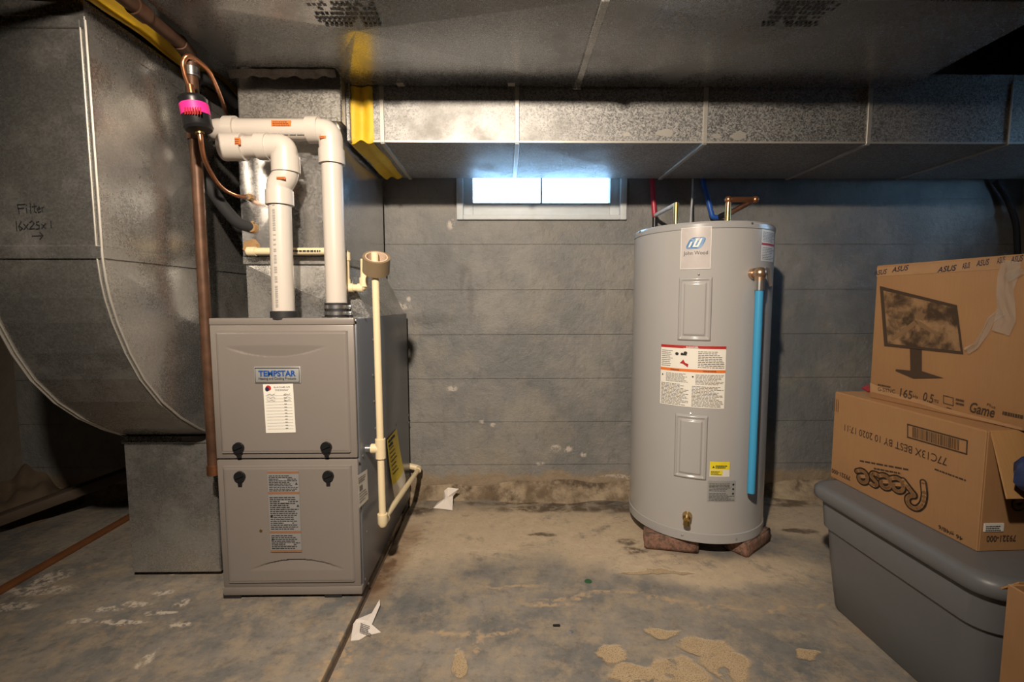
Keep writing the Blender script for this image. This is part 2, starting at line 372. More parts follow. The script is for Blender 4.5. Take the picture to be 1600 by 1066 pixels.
# back wall of painted blocks round the window hole
WX0, WX1, WZ0, WZ1 = -.226, .563, 1.325, 1.64
wb = MB()
for b in ((XL-.1, WX0, -.1, ZC), (WX1, XR+.1, -.1, ZC), (WX0, WX1, -.1, WZ0), (WX0, WX1, WZ1, ZC)):
    wb.box(b[0], b[1], WY+.004, WY+.22, b[2], b[3])
wb = struct(wb.build('wall_back', 'wall_paint', smooth=0))
CHH, BL = .2115, .42; z0 = 1.213-6*CHH
def block(x0, x1, za, zb):
    g = .0010; MB().box(x0+.0001, x1-.0001, WY+random.uniform(-.0004, .0003), WY+.03, za+g, zb-g).build('block', 'wall_paint', wb, smooth=0)
for r in range(10):
    za, zb = z0+r*CHH, z0+(r+1)*CHH
    za = max(za, -.05)
    x = XL-(r % 2)*BL/2 - .08
    while x < XR:
        a, b = max(x, XL), min(x+BL, XR); x += BL
        if b-a < .03: continue
        if zb <= WZ0+.001 or za >= WZ1 or b <= WX0 or a >= WX1: block(a, b, za, zb); continue
        if a < WX0-.01: block(a, WX0-.012, za, zb)
        if b > WX1+.01: block(WX1+.012, b, za, zb)
        aa, bb = max(a, WX0-.012), min(b, WX1+.012)
        if bb-aa > .02:
            if za < WZ0-.01: block(aa, bb, za, WZ0-.01)
            if zb > WZ1+.01: block(aa, bb, WZ1+.01, zb)
# mortar cove at the foot of the wall
def cove(i, j):
    x = XL + (XR-XL)*i; s = j; k = sin(x*9.1)*.006+sin(x*23+1)*.005+sin(x*4.3)*.006
    y = WY-.003-s*(.075+k*2.2); z = .062*(1-s)**1.6 + .004 + k*(1-s)*1.2 - (.02 if s == 1 else 0)
    return (x, y, z)
struct(MB().grid(cove, 120, 8).build('trim_1', 'cove_mortar'))
# other walls, each with its opening for daylight
def wall_hole(name, axis, at, a0, a1, h):
    """wall slab with a rectangular hole h=(lo,hi,z0,z1) along the other axis"""
    m = MB(); th = .2 if at > 0 else -.2
    for (p, q, r_, s_) in ((a0, h[0], -.1, ZC), (h[1], a1, -.1, ZC), (h[0], h[1], -.1, h[2]), (h[0], h[1], h[3], ZC)):
        if axis == 'x': m.box(min(at, at+th), max(at, at+th), p, q, r_, s_)
        else: m.box(p, q, min(at, at+th), max(at, at+th), r_, s_)
    return struct(m.build(name, 'wall_rough', smooth=0))
struct(MB().box(XL-.2, XL, YN-.1, WY+.1, -.1, ZC).build('wall_left', 'wall_rough', smooth=0))
H2 = (1.35, 2.0, 1.32, 1.68)
wall_hole('wall_right', 'x', XR, YN-.1, WY+.1, H2)
struct(MB().box(XL-.1, XR+.1, YN-.2, YN, -.1, ZC).build('wall_near', 'wall_rough', smooth=0))
# windows
def window(name, axis, at, lo, hi, za, zb, fr, rail, mull):
    """flat timber frame flush with the wall, sash set back, two panes"""
    sgn = 1 if at > 0 else -1
    def bx(m, a0, a1, d0, d1, b0, b1):
        d0, d1 = sorted((at+sgn*d0, at+sgn*d1))
        return m.box(a0, a1, d0, d1, b0, b1) if axis == 'y' else m.box(d0, d1, a0, a1, b0, b1)
    w = MB()
    for q in ((lo, lo+fr, za, zb), (hi-fr, hi, za, zb), (lo+fr, hi-fr, za, za+fr*.75), (lo+fr, hi-fr, zb-fr, zb)): bx(w, q[0], q[1], -.012, .10, q[2], q[3])
    w = struct(w.build(name, 'window_white', bevel=.003))
    s_ = MB(); a, b, c, d = lo+fr, hi-fr, za+fr*.75, zb-fr
    for q in ((a, a+rail, c, d), (b-rail, b, c, d), (a+rail, b-rail, c, c+rail*1.35), (a+rail, b-rail, d-rail, d)): bx(s_, q[0], q[1], .012, .055, q[2], q[3])
    s_.build('sash', 'window_white', w, bevel=.003)
    mid = (a+b)/2
    if mull: bx(MB(), mid-.004, mid+.004, .02, .05, c+rail*1.35, d-rail).build('mullion', 'window_white', w)
    for (p, q) in ((a+rail, mid-.005), (mid+.005, b-rail)): bx(MB(), p, q, .033, .037, c+rail*1.35, d-rail).build('pane', 'glass', w, smooth=0)
    return w
w1 = window('window_1', 'y', WY, WX0, WX1, WZ0, WZ1, .03, .044, True)
window('window_2', 'x', XR, H2[0], H2[1], H2[2], H2[3], .03, .03, True)
portal('window_portal', ((WX0+WX1)/2, WY+.21, 1.48), .79, .31, (R(-90), 0, 0))
portal('window_right_portal_offscreen', (XR+.19, (H2[0]+H2[1])/2, 1.5), .36, .65, (0, R(90), 0))
# ceiling: subfloor boards and joists
ce = struct(MB().box(XL-.2, XR+.2, YN-.2, WY+.2, ZC, ZC+.05).build('ceiling', 'wood_joist', smooth=0))
jx = -2.22
while jx < XR:
    MB().box(jx-.02, jx+.02, YN, WY, 2.03, ZC).build('joist', 'wood_joist', ce, smooth=0, bevel=.002, seg=1); jx += .4
bx_, by_, bz_ = -.22, -.05, 1.83
# lamp inferred from the duct shadow; unseen clamp and bowl invented, aimed mid-wall
aim = (Vector((-.04, 2.2, .50))-Vector((bx_, by_, bz_))).normalized(); mouth = Vector((bx_, by_, bz_)); back = mouth-aim*.13
lb = thing('added_clamp_light', 'invented clamp light with reflector bowl, standing in for an unseen lamp', 'work light', mouth)
def bowl(i, j):
    a = 2*pi*i; k = j; r = .022+.078*sin(k*pi/2); u = aim.orthogonal().normalized(); w = aim.cross(u)
    return back+aim*(.03+.095*(1-cos(k*pi/2)))+(u*cos(a)+w*sin(a))*r
MB().grid(bowl, 32, 10).build('reflector', 'steel', lb, smooth=60)
MB().tube([back-aim*.05, back+aim*.04], .022, 16).build('socket', 'black_plastic', lb)
MB().sphere(back+aim*.075, .028, 16).build('bulb', 'bulb_glass', lb)
MB().box(bx_-.012, bx_+.012, by_-.16, by_-.12, bz_+.03, 2.06).build('clamp', 'steel', lb, bevel=.002)
lt = bpy.data.lights.new('lamp_beam_offscreen', 'SPOT'); lt.energy = LAMP_W; lt.color = LAMP_COL; lt.spot_size = R(106); lt.spot_blend = 1.0; lt.shadow_soft_size = .035  # cone and blend shaped to brighten the centre over the sides
lo = bpy.data.objects.new('lamp_beam_offscreen', lt); COL.objects.link(lo); lo.parent = lb; lo.location = aim*.008; lo.rotation_euler = aim.to_track_quat('-Z', 'Y').to_euler()
# pipe and conduit in the dark joist gap above the duct on the right
tag(MB().tube([(1.62, -.5, 1.86), (1.62, 2.1, 1.86)], .024, 12).build('conduit_pipe', 'steel'), 'grey conduit pipe high in the dark joist gap beside wide duct', 'pipe')
pp = [pY(1554, 283, 2.2), pY(1574, 310, 2.19), pY(1588, 345, 2.17), pY(1590, 400, 2.17), pY(1590, 480, 2.17)]
tag(MB().tube(smooth_path(pp, .06), .012, 10).build('black_cable', 'black_rubber'), 'thick black cable hanging down the wall corner past the duct end', 'cable')

# ================================================================== DUCTS
def break_panel(mb, c00, c10, c11, c01, nrm, h, cen=None):
    """flat panel with an X crease: four triangles meeting h proud of the plane"""
    c = [Vector(q) for q in (c00, c10, c11, c01)]; m = Vector(cen) if cen else sum(c, Vector())/4
    mb.add(c+[m+Vector(nrm)*h], [(0, 1, 4), (1, 2, 4), (2, 3, 4), (3, 0, 4)])
# --- supply trunk along the back wall
TY0, TY1, TZ0, TZ1 = 1.68, 2.155, 1.497, 1.679
tr = thing('supply_trunk_duct', 'long spangled galvanised duct running along wall above the window', 'duct', (1.0, 1.9, TZ0))
cle = [-.455, -.424, .041, .695, 1.27, 1.768, 2.40]
for i, (a, b) in enumerate(zip(cle, cle[1:])):
    m = MB(); g = .0006
    zt = TZ1+.05
    m.quad((a+g, TY0, TZ0), (b-g, TY0, TZ0), (b-g, TY0, zt), (a+g, TY0, zt))
    mu = MB(); break_panel(mu, (a+g, TY0, TZ0), (b-g, TY0, TZ0), (b-g, TY1, TZ0), (a+g, TY1, TZ0), (0, 0, -1), .006 if b-a > .1 else 0)
    mu.build('duct_underside', 'galv_spangled', tr, smooth=0)
    m.quad((a+g, TY1, TZ0), (b-g, TY1, TZ0), (b-g, TY1, zt), (a+g, TY1, zt)); m.quad((a+g, TY0, zt), (b-g, TY0, zt), (b-g, TY1, zt), (a+g, TY1, zt))
    if i in (0, 5):
        x = a if i == 0 else b; m.quad((x, TY0, TZ0), (x, TY1, TZ0), (x, TY1, zt), (x, TY0, zt))
    m.build('duct_section', 'galv_spangled', tr, smooth=0)
for i, x in enumerate(cle[1:-1]):
    wd = .0075 if i < 4 else .003
    MB().box(x-wd, x+wd, TY0-.005, TY0+.003, TZ0-.004, TZ1+.02).box(x-wd, x+wd, TY0-.002, TY1, TZ0-.007, TZ0+.001).build('drive_cleat', 'cleat', tr, bevel=.0012, seg=1)
MB().box(cle[0], cle[-1], TY0-.003, TY0+.001, TZ0-.002, TZ0+.004).build('bottom_edge', 'cleat', tr, smooth=0)
# whitish mineral blotches on the trunk face
for (u, v, a, b) in [(1155, 212, .032, .016), (1120, 213, .02, .010), (1040, 208, .035, .014), (980, 210, .015, .010)]:
    c = pY(u, v, TY0-.0012); m = MB(); rg = random.Random(u); n = 18
    pts = [(c.x+cos(2*pi*k/n)*a*rg.uniform(.6, 1.15), c.y, c.z+sin(2*pi*k/n)*b*rg.uniform(.6, 1.15)) for k in range(n)]
    m.add(pts, [tuple(range(n))]).build('dust_patch', 'cleat', tr, smooth=0)
# --- wide return trunk overhead (underside seen)
BZ, BZT, BY0, BY1 = 1.68, 1.93, 1.205, 1.674
bd = thing('return_trunk_duct', 'wide dark galvanised duct overhead, its creased underside facing down', 'duct', (.3, 1.45, BZ))
xs = pZ(902, 133, BZ).x
def duct_box(x0, x1, y0, y1, cen):
    m = MB(); break_panel(m, (x0, y0, BZ), (x1, y0, BZ), (x1, y1, BZ), (x0, y1, BZ), (0, 0, -1), .009, cen)
    for (a, b) in (((x0, y0), (x1, y0)), ((x1, y0), (x1, y1)), ((x1, y1), (x0, y1)), ((x0, y1), (x0, y0))): m.quad((*a, BZ), (*b, BZ), (*b, BZT), (*a, BZT))
    m.quad((x0, y0, BZT), (x1, y0, BZT), (x1, y1, BZT), (x0, y1, BZT)); return m
# first section, notched round the plenum
x0, xn, yn = -.874, -.537, 1.548; cen = Vector((-.40, 1.33, BZ-.009)); m = MB()
pl = [(x0, BY0), (xs, BY0), (xs, BY1), (xn, BY1), (xn, yn), (x0, yn)]; n = len(pl)
m.add([(*q, BZ) for q in pl]+[cen], [(i, (i+1) % n, n) for i in range(n)])
m.add([(*q, BZ) for q in pl]+[(*q, BZT) for q in pl], [(i, (i+1) % n, n+(i+1) % n, n+i) for i in range(n)]+[tuple(range(n, 2*n))])
m.build('duct_section', 'galv_trunk', bd, smooth=0)
duct_box(xs, 1.387, BY0, BY1, ((xs+1.387)/2, 1.33, BZ)).build('duct_section', 'galv_trunk', bd, smooth=0)
MB().box(xs-.011, xs+.011, BY0, BY1, BZ-.007, BZ+.004).build('standing_seam', 'galv', bd, bevel=.0015, seg=1)
MB().box(xs-.0145, xs+.0145, BY1-.006, BY1+.001, BZ-.010, BZ+.01).build('seam_clip', 'galv', bd, bevel=.001, seg=1)
for u in (626, 799):
    c = pZ(u, 132, BZ-.003); MB().box(c.x-.012, c.x+.012, c.y-.014, c.y+.01, BZ-.006, BZ).build('duct_clip', 'cleat', bd, bevel=.001, seg=1)
# torn lip round the plenum hole
def lip(i, j):
    x = x0+.0 + (xn-x0)*i; k = sin(i*19)*.004+sin(i*47+1)*.003
    return (x, yn+.004+j*.012+k*.4, BZ-.004-j*(.020+k*.8))
MB().grid(lip, 40, 3).build('torn_lip', 'galv_dull', bd)
# mill print on the underside
def stamp(u0, v0, cols, rws, seed):
    c = pZ(u0, v0, BZ-.0075); m = MB(); rg = random.Random(seed)
    for r_ in range(rws):
        for k in range(cols):
            if rg.random() < .82:
                x = c.x+k*.0125+rg.uniform(-.001, .001); y = c.y+r_*.017; h = rg.uniform(.010, .014)
                zz = BZ-.0098; m.quad((x, y, zz), (x+.009, y, zz), (x+.009, y+h, zz), (x, y+h, zz))
    q_ = m.build('mill_print', 'mill_ink', bd, smooth=0); q_['kind'] = 'stuff'
stamp(478, 3, 13, 6, 3); stamp(1222, 3, 12, 6, 4)
# --- supply plenum on the furnace
PX0, PX1, PY0, PY1 = -.878, -.553, 1.60, 2.165
sp = thing('supply_plenum', 'shiny galvanised plenum box standing on the furnace behind the white pipes', 'duct', (-.70, 1.88, .895))
# flared transition
FX0, FX1, FY0, FYB, FZT = -.897, -.457, 1.42, 2.17, .893
bt = [(-.882, 1.622), (-.466, 1.622), (-.466, 2.165), (-.882, 2.165)]; tp = [(-.882, 1.622), (PX1, 1.622), (PX1, 2.165), (-.882, 2.165)]
zt = 1.072; m = MB()
for i, hh in ((0, .010), (1, .008), (2, 0), (3, .004)):
    a, b = bt[i], bt[(i+1) % 4]; c, d = tp[(i+1) % 4], tp[i]
    nr = [(0, -1, 0), (1, 0, .4), (0, 1, 0), (-1, 0, 0)][i]
    break_panel(m, (*a, FZT), (*b, FZT), (*c, zt), (*d, zt), nr, hh)
m.build('transition', 'galv', sp, smooth=0)
MB().box(-.888, PX1+.008, 1.612, 2.168, zt, zt+.028).build('flange', 'galv', sp, bevel=.002, seg=1)
zc = 1.54; m = MB()
for (a, b, nr, hh) in (((PX0, PY0), (PX1, PY0), (0, -1, 0), .006), ((PX1, PY0), (PX1, PY1), (1, 0, 0), .008), ((PX1, PY1), (PX0, PY1), (0, 1, 0), 0), ((PX0, PY1), (PX0, PY0), (-1, 0, 0), .003)):
    break_panel(m, (*a, zt+.028), (*b, zt+.028), (*b, zc), (*a, zc), nr, hh)
m.build('coil_case', 'galv_bright', sp, smooth=0)
# top radius elbow
ep = [(PX0+.004, zc)]
for k in range(9):
    a = pi - (pi/2)*k/8; ep.append((PX0+.004+.075+.075*cos(a), 1.675+.075*sin(a)))
ep += [(PX1+.012, 1.75), (PX1+.012, zc)]
MB().prism([(x, PY0+.012, z) for x, z in ep], (0, PY1-PY0-.012, 0)).build('elbow', 'galv_dull', sp, smooth=30)
m = MB()
for (a, b) in zip(ep, ep[1:]): m.tube([(a[0], PY0+.012, a[1]), (b[0], PY0+.012, b[1])], .0028, 6)
m.build('elbow_seam', 'galv', sp)
MB().box(PX0-.003, PX1+.004, PY0-.004, PY1, zc-.006, zc+.006).build('flange', 'galv_dull', sp, bevel=.002, seg=1)
MB().box(PX1+.012, -.527, 1.66, 2.16, TZ0-.004, 1.679).build('outlet_collar', 'galv', sp, bevel=.002, seg=1)
# putty round the three holes
def cork(u, v, r, seed, name='putty_plug'):
    c = pY(u, v, PY0-.006); rg = random.Random(seed); m = MB(); n = 18
    ra = [r*rg.uniform(.85, 1.12) for _ in range(n)]
    vs = [(c.x+ra[k]*cos(2*pi*k/n), PY0+.002, c.z+ra[k]*sin(2*pi*k/n)) for k in range(n)] + [(c.x+.75*ra[k]*cos(2*pi*k/n), PY0-.014, c.z+.75*ra[k]*sin(2*pi*k/n)) for k in range(n)]
    m.add(vs, [(k, (k+1) % n, n+(k+1) % n, n+k) for k in range(n)]+[tuple(range(n, 2*n))]).build(name, 'putty', sp); return c
c_liq = cork(390, 308, .013, 1); c_suc = cork(393, 355, .021, 2); c_con = cork(392, 386, .030, 3)
# --- yellow canvas collar between plenum and trunk
cc = MB()
def canv(i, j):
    # i along the collar length (x), j round: front face up-down then underside
    x = -.531 + .078*i; bulge = .010*sin(pi*i)*sin(j*9.0) - .006*sin(i*3*pi+j*2)
    L1, L2 = TZ1-.001-TZ0, TY1-TY0; s = j*(L1+L2)
    if s < L1: return (x, TY0-.004+bulge, TZ1-.001-s)
    return (x+.004*sin(s*20), TY0-.004+(s-L1), TZ0-.004+bulge*.9)
cc.grid(canv, 14, 60)
tag(cc.build('canvas_collar', 'canvas_yellow'), 'crumpled yellow canvas collar joining plenum to long wall duct', 'duct collar')
# --- return drop on the left with its swept boot
RX0, RX1, RY0, RY1, RZ = -1.28, -.98, 1.165, 1.82, 1.052
rd = thing('return_air_duct', 'tall galvanised return duct with swept boot marked with filter size', 'duct', (-1.13, 1.6, .0))
m = MB(); ztop = 1.60
break_panel(m, (RX0, RY0, RZ), (RX1, RY0, RZ), (RX1, RY0, ztop), (RX0, RY0, ztop), (0, -1, 0), .0)
m.quad((RX0, RY0, RZ), (RX0, RY1, RZ), (RX0, RY1, ztop), (RX0, RY0, ztop)); m.quad((RX0, RY1, RZ), (RX1, RY1, RZ), (RX1, RY1, ztop), (RX0, RY1, ztop))
m.build('drop_front', 'galv', rd, smooth=0)
m = MB(); break_panel(m, (RX1, RY0, RZ), (RX1, RY1, RZ), (RX1, RY1, ztop), (RX1, RY0, ztop), (1, 0, 0), .010)
m.build('drop_side', 'galv', rd, smooth=0)
heel = [(1.165, 1.052), (1.170, 1.0), (1.178, .955), (1.196, .893), (1.229, .813), (1.27, .738), (1.33, .663), (1.40, .600), (1.479, .545), (1.565, .497)]
thr = [(RY1, RZ), (RY1+.002, .98), (RY1+.02, .90), (RY1+.06, .80), (RY1+.13, .70), (RY1+.21, .61), (RY1+.27, .55), (2.14, .497)]
m = MB()
for a, b in zip(heel, heel[1:]): m.quad((RX0, *a), (RX1, *a), (RX1, *b), (RX0, *b))
m2 = MB()
for a, b in zip(thr, thr[1:]): m2.quad((RX0, *a), (RX1, *a), (RX1, *b), (RX0, *b))
m2.build('boot_throat', 'galv', rd, smooth=40)
m.build('boot_heel', 'galv', rd, smooth=40)
side = heel+thr[::-1]; n = len(side); cen = (1.50, .86)
m = MB(); m.add([(RX1, *q) for q in side]+[(RX1+.010, *cen)], [(i, (i+1) % n, n) for i in range(n)]); m.build('boot_side', 'galv', rd, smooth=0)
m = MB(); m.add([(RX0, *q) for q in side], [tuple(range(n))]); m.build('boot_side', 'galv', rd, smooth=0)
# seams along the corner edges
for X_, s_ in ((RX1, 1), (RX0, -1)):
    m = MB(); path = [(X_, RY0, ztop)]+[(X_, *q) for q in heel]
    m.tube([(p[0]+s_*.002, p[1]-.001, p[2]) for p in path], .0035, 6)
    m.tube([(p[0]-s_*.010, p[1]-.002, p[2]) for p in path], .0022, 6)
    m.build('corner_seam', 'cleat', rd)
MB().box(RX0-.004, RX1+.004, RY0-.005, RY1, RZ-.002, RZ+.030).build('seam_band', 'galv', rd, bevel=.002, seg=1)
MB().box(RX0-.003, RX1+.003, RY0-.004, RY1, 1.582, 1.61).build('seam_band', 'galv', rd, bevel=.002, seg=1)
MB().box(RX0+.004, RX1-.004, RY0+.004, RY1-.004, 1.61, 1.65).build('top_collar', 'galv', rd, smooth=0)
MB().box(RX0+.004, RX1-.004, RY0+.004, RY1-.004, 1.715, 2.03).build('top_box', 'galv', rd, smooth=0)
MB().box(RX0, RX1, 1.552, 2.14, .022, .478).build('filter_box', 'galv', rd, bevel=.003, seg=1)
MB().box(RX0-.004, RX1+.004, 1.546, 2.142, .476, .500).build('seam_band', 'galv', rd, bevel=.002, seg=1)
MB().box(RX1-.002, FX0+.004, 1.60, 2.12, .06, .45).build('side_collar', 'galv', rd, smooth=0)
MB().box(RX0+.02, RX0+.05, 1.60, 2.10, .004, .024).build('runner', 'wood_dark', rd); MB().box(RX1-.05, RX1-.02, 1.60, 2.10, .004, .024).build('runner', 'wood_dark', rd)
# handwriting on the drop
hw = MB()
P_ = [[(27, 320), (30, 334)], [(27, 320), (39, 319)], [(28, 326), (37, 325)], [(41, 325), (42, 333)], [(41, 320), (41, 321)], [(47, 317), (48, 333)], [(53, 318), (54, 331), (57, 332)], [(50, 323), (57, 322)],
      [(58, 328), (63, 326), (61, 323), (58, 327), (60, 332), (64, 330)], [(65, 324), (66, 331)], [(65, 326), (68, 323)],
      [(25, 346), (26, 360)], [(33, 346), (29, 354), (31, 360), (35, 357), (31, 354)], [(37, 350), (44, 358)], [(44, 350), (37, 359)], [(46, 348), (50, 345), (53, 349), (46, 358), (54, 357)], [(61, 346), (57, 347), (57, 351), (61, 352), (61, 357), (56, 358)],
      [(65, 350), (71, 357)], [(71, 349), (65, 357)], [(79, 345), (80, 356)], [(50, 369), (67, 368)], [(62, 363), (67, 368), (62, 374)]]
strokes(hw, P_, lambda a, b: pY(a, b, RY0-.0015), 1.4); hw.build('handwriting', 'ink_black', rd, smooth=0)
# yellow canvas round the top of the return drop
def canv2(i, j):
    s = i*(.30+.655); k = .007*sin(j*11+s*3)+.002*sin(s*31)
    z = 1.648 + .064*j + .003*sin(s*17); k += .014*sin(pi*j)
    return (RX0+s, RY0-.006-k, z) if s < .30 else (RX1+.006+k, RY0-.006+(s-.30), z)
tag(MB().grid(canv2, 80, 16).build('canvas_collar', 'canvas_yellow'), 'wrinkled yellow canvas band round top of the tall return duct', 'duct collar')

# ================================================================== FURNACE
fu = thing('furnace', 'taupe upright gas furnace with two front doors and blue nameplate', 'furnace', ((FX0+FX1)/2, 1.8, .004))
MB().box(FX0+.002, FX1, FY0+.022, FYB, .022, FZT).build('cabinet', 'furnace_side', fu, bevel=.004)
MB().box(FX0, FX1-.004, FY0+.008, FY0+.05, .876, FZT+.004).build('top_strip', 'furnace_paint', fu, bevel=.003)
MB().box(FX0, FX1-.002, FY0+.006, FY0+.04, .018, .044).build('base_rail', 'furnace_paint', fu, bevel=.003)
for u in (365, 522):
    c = pY(u, 934, FY0+.02); MB().box(c.x-.028, c.x+.028, FY0+.012, FY0+.07, .004, .022).build('foot', 'black_rubber', fu, bevel=.002)
for x in (FX0+.03, FX1-.03): MB().box(x-.028, x+.028, FYB-.14, FYB-.08, .004, .022).build('foot', 'black_rubber', fu, bevel=.002)
def door(z0_, z1_, arc):
    x0_, x1_ = FX0+.001, FX1-.005; g = .017
    (ax, az), (mx_, mz), (ex, ez) = arc; xc, hw_ = (ax+ex)/2, (ex-ax)/2; ze = (az+ez)/2; sag = mz-ze; sg = 1 if sag > 0 else -1
    d = MB().box(x0_, x1_, FY0+.008, FY0+.024, z0_, z1_).build('door', 'furnace_paint', fu, bevel=.003)
    N = 80
    def fn(i, j):
        x = x0_+g+(x1_-x0_-2*g)*i; z = z0_+g+(z1_-z0_-2*g)*j; e = min(i, 1-i, j, 1-j)
        y = FY0 + (.009 if e < 1e-6 else (.0015 if e < .02 else 0))
        tt = (x-xc)/hw_
        if abs(tt) < 1:
            za_ = ze+sag*(1-tt*tt); wd = .034*(1-tt*tt); q = (za_-z)*sg
            if -.002 < q < wd: y += .0065*(1-tt*tt)*(1-max(q, 0)/wd)
        return (x, y, z)
    MB().grid(fn, N, 170).build('raised_panel', 'furnace_paint', d, smooth=50)
    return d
def A_(pts): return [(pY(u, v, FY0).x, pY(u, v, FY0).z) for u, v in pts]
du = door(.4625, .876, A_([(350, 541), (436, 557), (509, 541)])); du['label'] = 'upper taupe door with smile-shaped crease'
dl = door(.044, .4575, A_([(390, 891), (460, 875), (538, 893)])); dl['label'] = 'lower taupe door with arched crease'
for (u, v, d) in ((373, 700, du), (510, 699, du), (375, 745, dl), (513, 744, dl)):
    c = pY(u, v, FY0); m = MB().tube([(c.x, FY0+.004, c.z), (c.x, FY0-.006, c.z)], [.0185, .017], 24)
    m.prism([(c.x-.007, FY0-.004, c.z-.012), (c.x+.007, FY0-.004, c.z-.012), (c.x+.0055, FY0-.004, c.z-.030), (c.x-.0055, FY0-.004, c.z-.030)], (0, .006, 0))
    m.prism([(c.x-.013, FY0-.010, c.z+.004), (c.x+.010, FY0-.010, c.z+.012), (c.x+.013, FY0-.010, c.z+.004), (c.x-.010, FY0-.010, c.z-.005)], (0, .006, 0))
    m.build('latch', 'black_plastic', d)
def rectfn(u0, v0, u1, v1, y):
    a, b = pY(u0, v0, y), pY(u1, v1, y); return (a.x+b.x)/2, (a.z+b.z)/2, abs(b.x-a.x), abs(b.z-a.z)
# nameplate
cx, cz, w, h = rectfn(397, 573, 471, 599, FY0); f0 = planeY(cx, cz, FY0-.004)
npm = MB().box(cx-w/2, cx+w/2, FY0-.003, FY0+.002, cz-h/2, cz+h/2).build('nameplate', 'label_silver', du, bevel=.002)
m = MB()
for (a, b, c, d) in ((-.47, .47, .40, .44), (-.47, .47, -.44, -.40), (-.475, -.465, -.44, .44), (.465, .475, -.44, .44)): m.quad(f0(a*w, c*h), f0(b*w, c*h), f0(b*w, d*h), f0(a*w, d*h))
m2 = MB(); write(m2, 'TEMPSTAR', w*.80, h*.36, planeY(cx, cz+h*.10, FY0-.0042), .035); m2.build('lettering', 'ink_blue', du, smooth=0)
write(m, 'Heating and Cooling Products', w*.80, h*.20, planeY(cx, cz-h*.22, FY0-.0042), .01); m.build('lettering', 'ink_black', du, smooth=0)
# service sheet
cx, cz, w, h = rectfn(410, 600, 464, 676, FY0); fs = planeY(cx, cz, FY0-.0022, R(1), .0)
MB().quad(fs(-w*.46, -h/2), fs(w*.46, -h/2), fs(w*.46, h/2), fs(-w*.46, h/2)).build('service_sheet', 'white_paper', du, smooth=0)
fs = planeY(cx, cz, FY0-.0028, R(1), .0); m = MB(); write(m, 'BLUE FLAME GAS', w*.50, h*.026, lambda a, b: fs(a+w*.12, b+h*.435), .02)
rows(m, -w*.10, w*.36, h*.36, h*.41, 2, fs, .3, 5)
for k in range(12):
    z = h*(.26-.062*k); m.quad(fs(-w*.40, z), fs(w*.40, z), fs(w*.40, z+h*.004), fs(-w*.40, z+h*.004))
    m.quad(fs(w*.16, z+h*.01), fs(w*.24, z+h*.01), fs(w*.24, z+h*.022), fs(w*.16, z+h*.022))
for k in range(3):
    z = h*(.275-.062*k)
    strokes(m, [[(-w*.36+w*.05*i, z+h*.012*((i*7+k) % 3)) for i in range(6)], [(w*.16+w*.05*i, z+h*.012*((i*5+k) % 3)) for i in range(5)]], fs, .0012)
m.build('sheet_print', 'ink_grey', du, smooth=0)
m = MB(); cl = fs(-w*.30, h*.42); m.sphere((cl.x, FY0-.0026, cl.z), .0085, 12, (1, .05, 1)); m.build('sheet_logo', 'ink_red', du)
m = MB(); cl = fs(-w*.34, h*.40); m.sphere((cl.x, FY0-.003, cl.z), .006, 12, (1, .05, 1.2)); m.build('sheet_logo', 'ink_navy', du)
# warning label on the lower door
cx, cz, w, h = rectfn(418, 735, 472, 862, FY0); sk = (pY(421, 735, FY0).x-pY(426, 861, FY0).x)/h*1.0
fq = lambda y: planeY(cx, cz, y, 0, 0)
f1 = fq(FY0-.0022); MB().quad(f1(-w/2, -h/2), f1(w/2, -h/2), f1(w/2, h/2), f1(-w/2, h/2)).build('warning_label', 'label_grey', dl, smooth=0)
f1 = fq(FY0-.0028); 
for zz in (.475, .225, -.255, -.49): MB().quad(f1(-w*.5, h*(zz-.012)), f1(w*.5, h*(zz-.012)), f1(w*.5, h*(zz+.014)), f1(-w*.5, h*(zz+.014))).build('label_bar', 'rust_print', dl, smooth=0)
for (a, b, n_, sd_) in ((.25, .45, 10, 11), (-.22, .19, 17, 12), (-.46, -.28, 8, 13)):
    m = MB(); rows(m, -w*.46, w*.46, h*a, h*b, n_, f1, .45, sd_); m.build('label_text', 'ink_black', dl, smooth=0)['kind'] = 'stuff'
f1 = fq(FY0-.0034)
for (a, b) in ((.42, .34), (.44, .07), (-.42, -.05), (-.42, -.34)):
    MB().add([f1(a*w-.004, b*h-.003), f1(a*w+.004, b*h-.003), f1(a*w, b*h+.005)], [(0, 1, 2)]).build('label_symbol', 'ink_black', dl, smooth=0)
for (a, b) in ((0, .39), (0, .12), (.10, -.14), (.12, -.40)): MB().quad(f1(a*w-.013, b*h-.003), f1(a*w+.013, b*h-.003), f1(a*w+.013, b*h+.003), f1(a*w-.013, b*h+.003)).build('label_box', 'label_silver', dl, smooth=0)
c = pY(408, 829, FY0); MB().tube([(c.x, FY0+.003, c.z), (c.x, FY0-.003, c.z)], [.005, .004], 14).build('sight_screw', 'brass', dl)
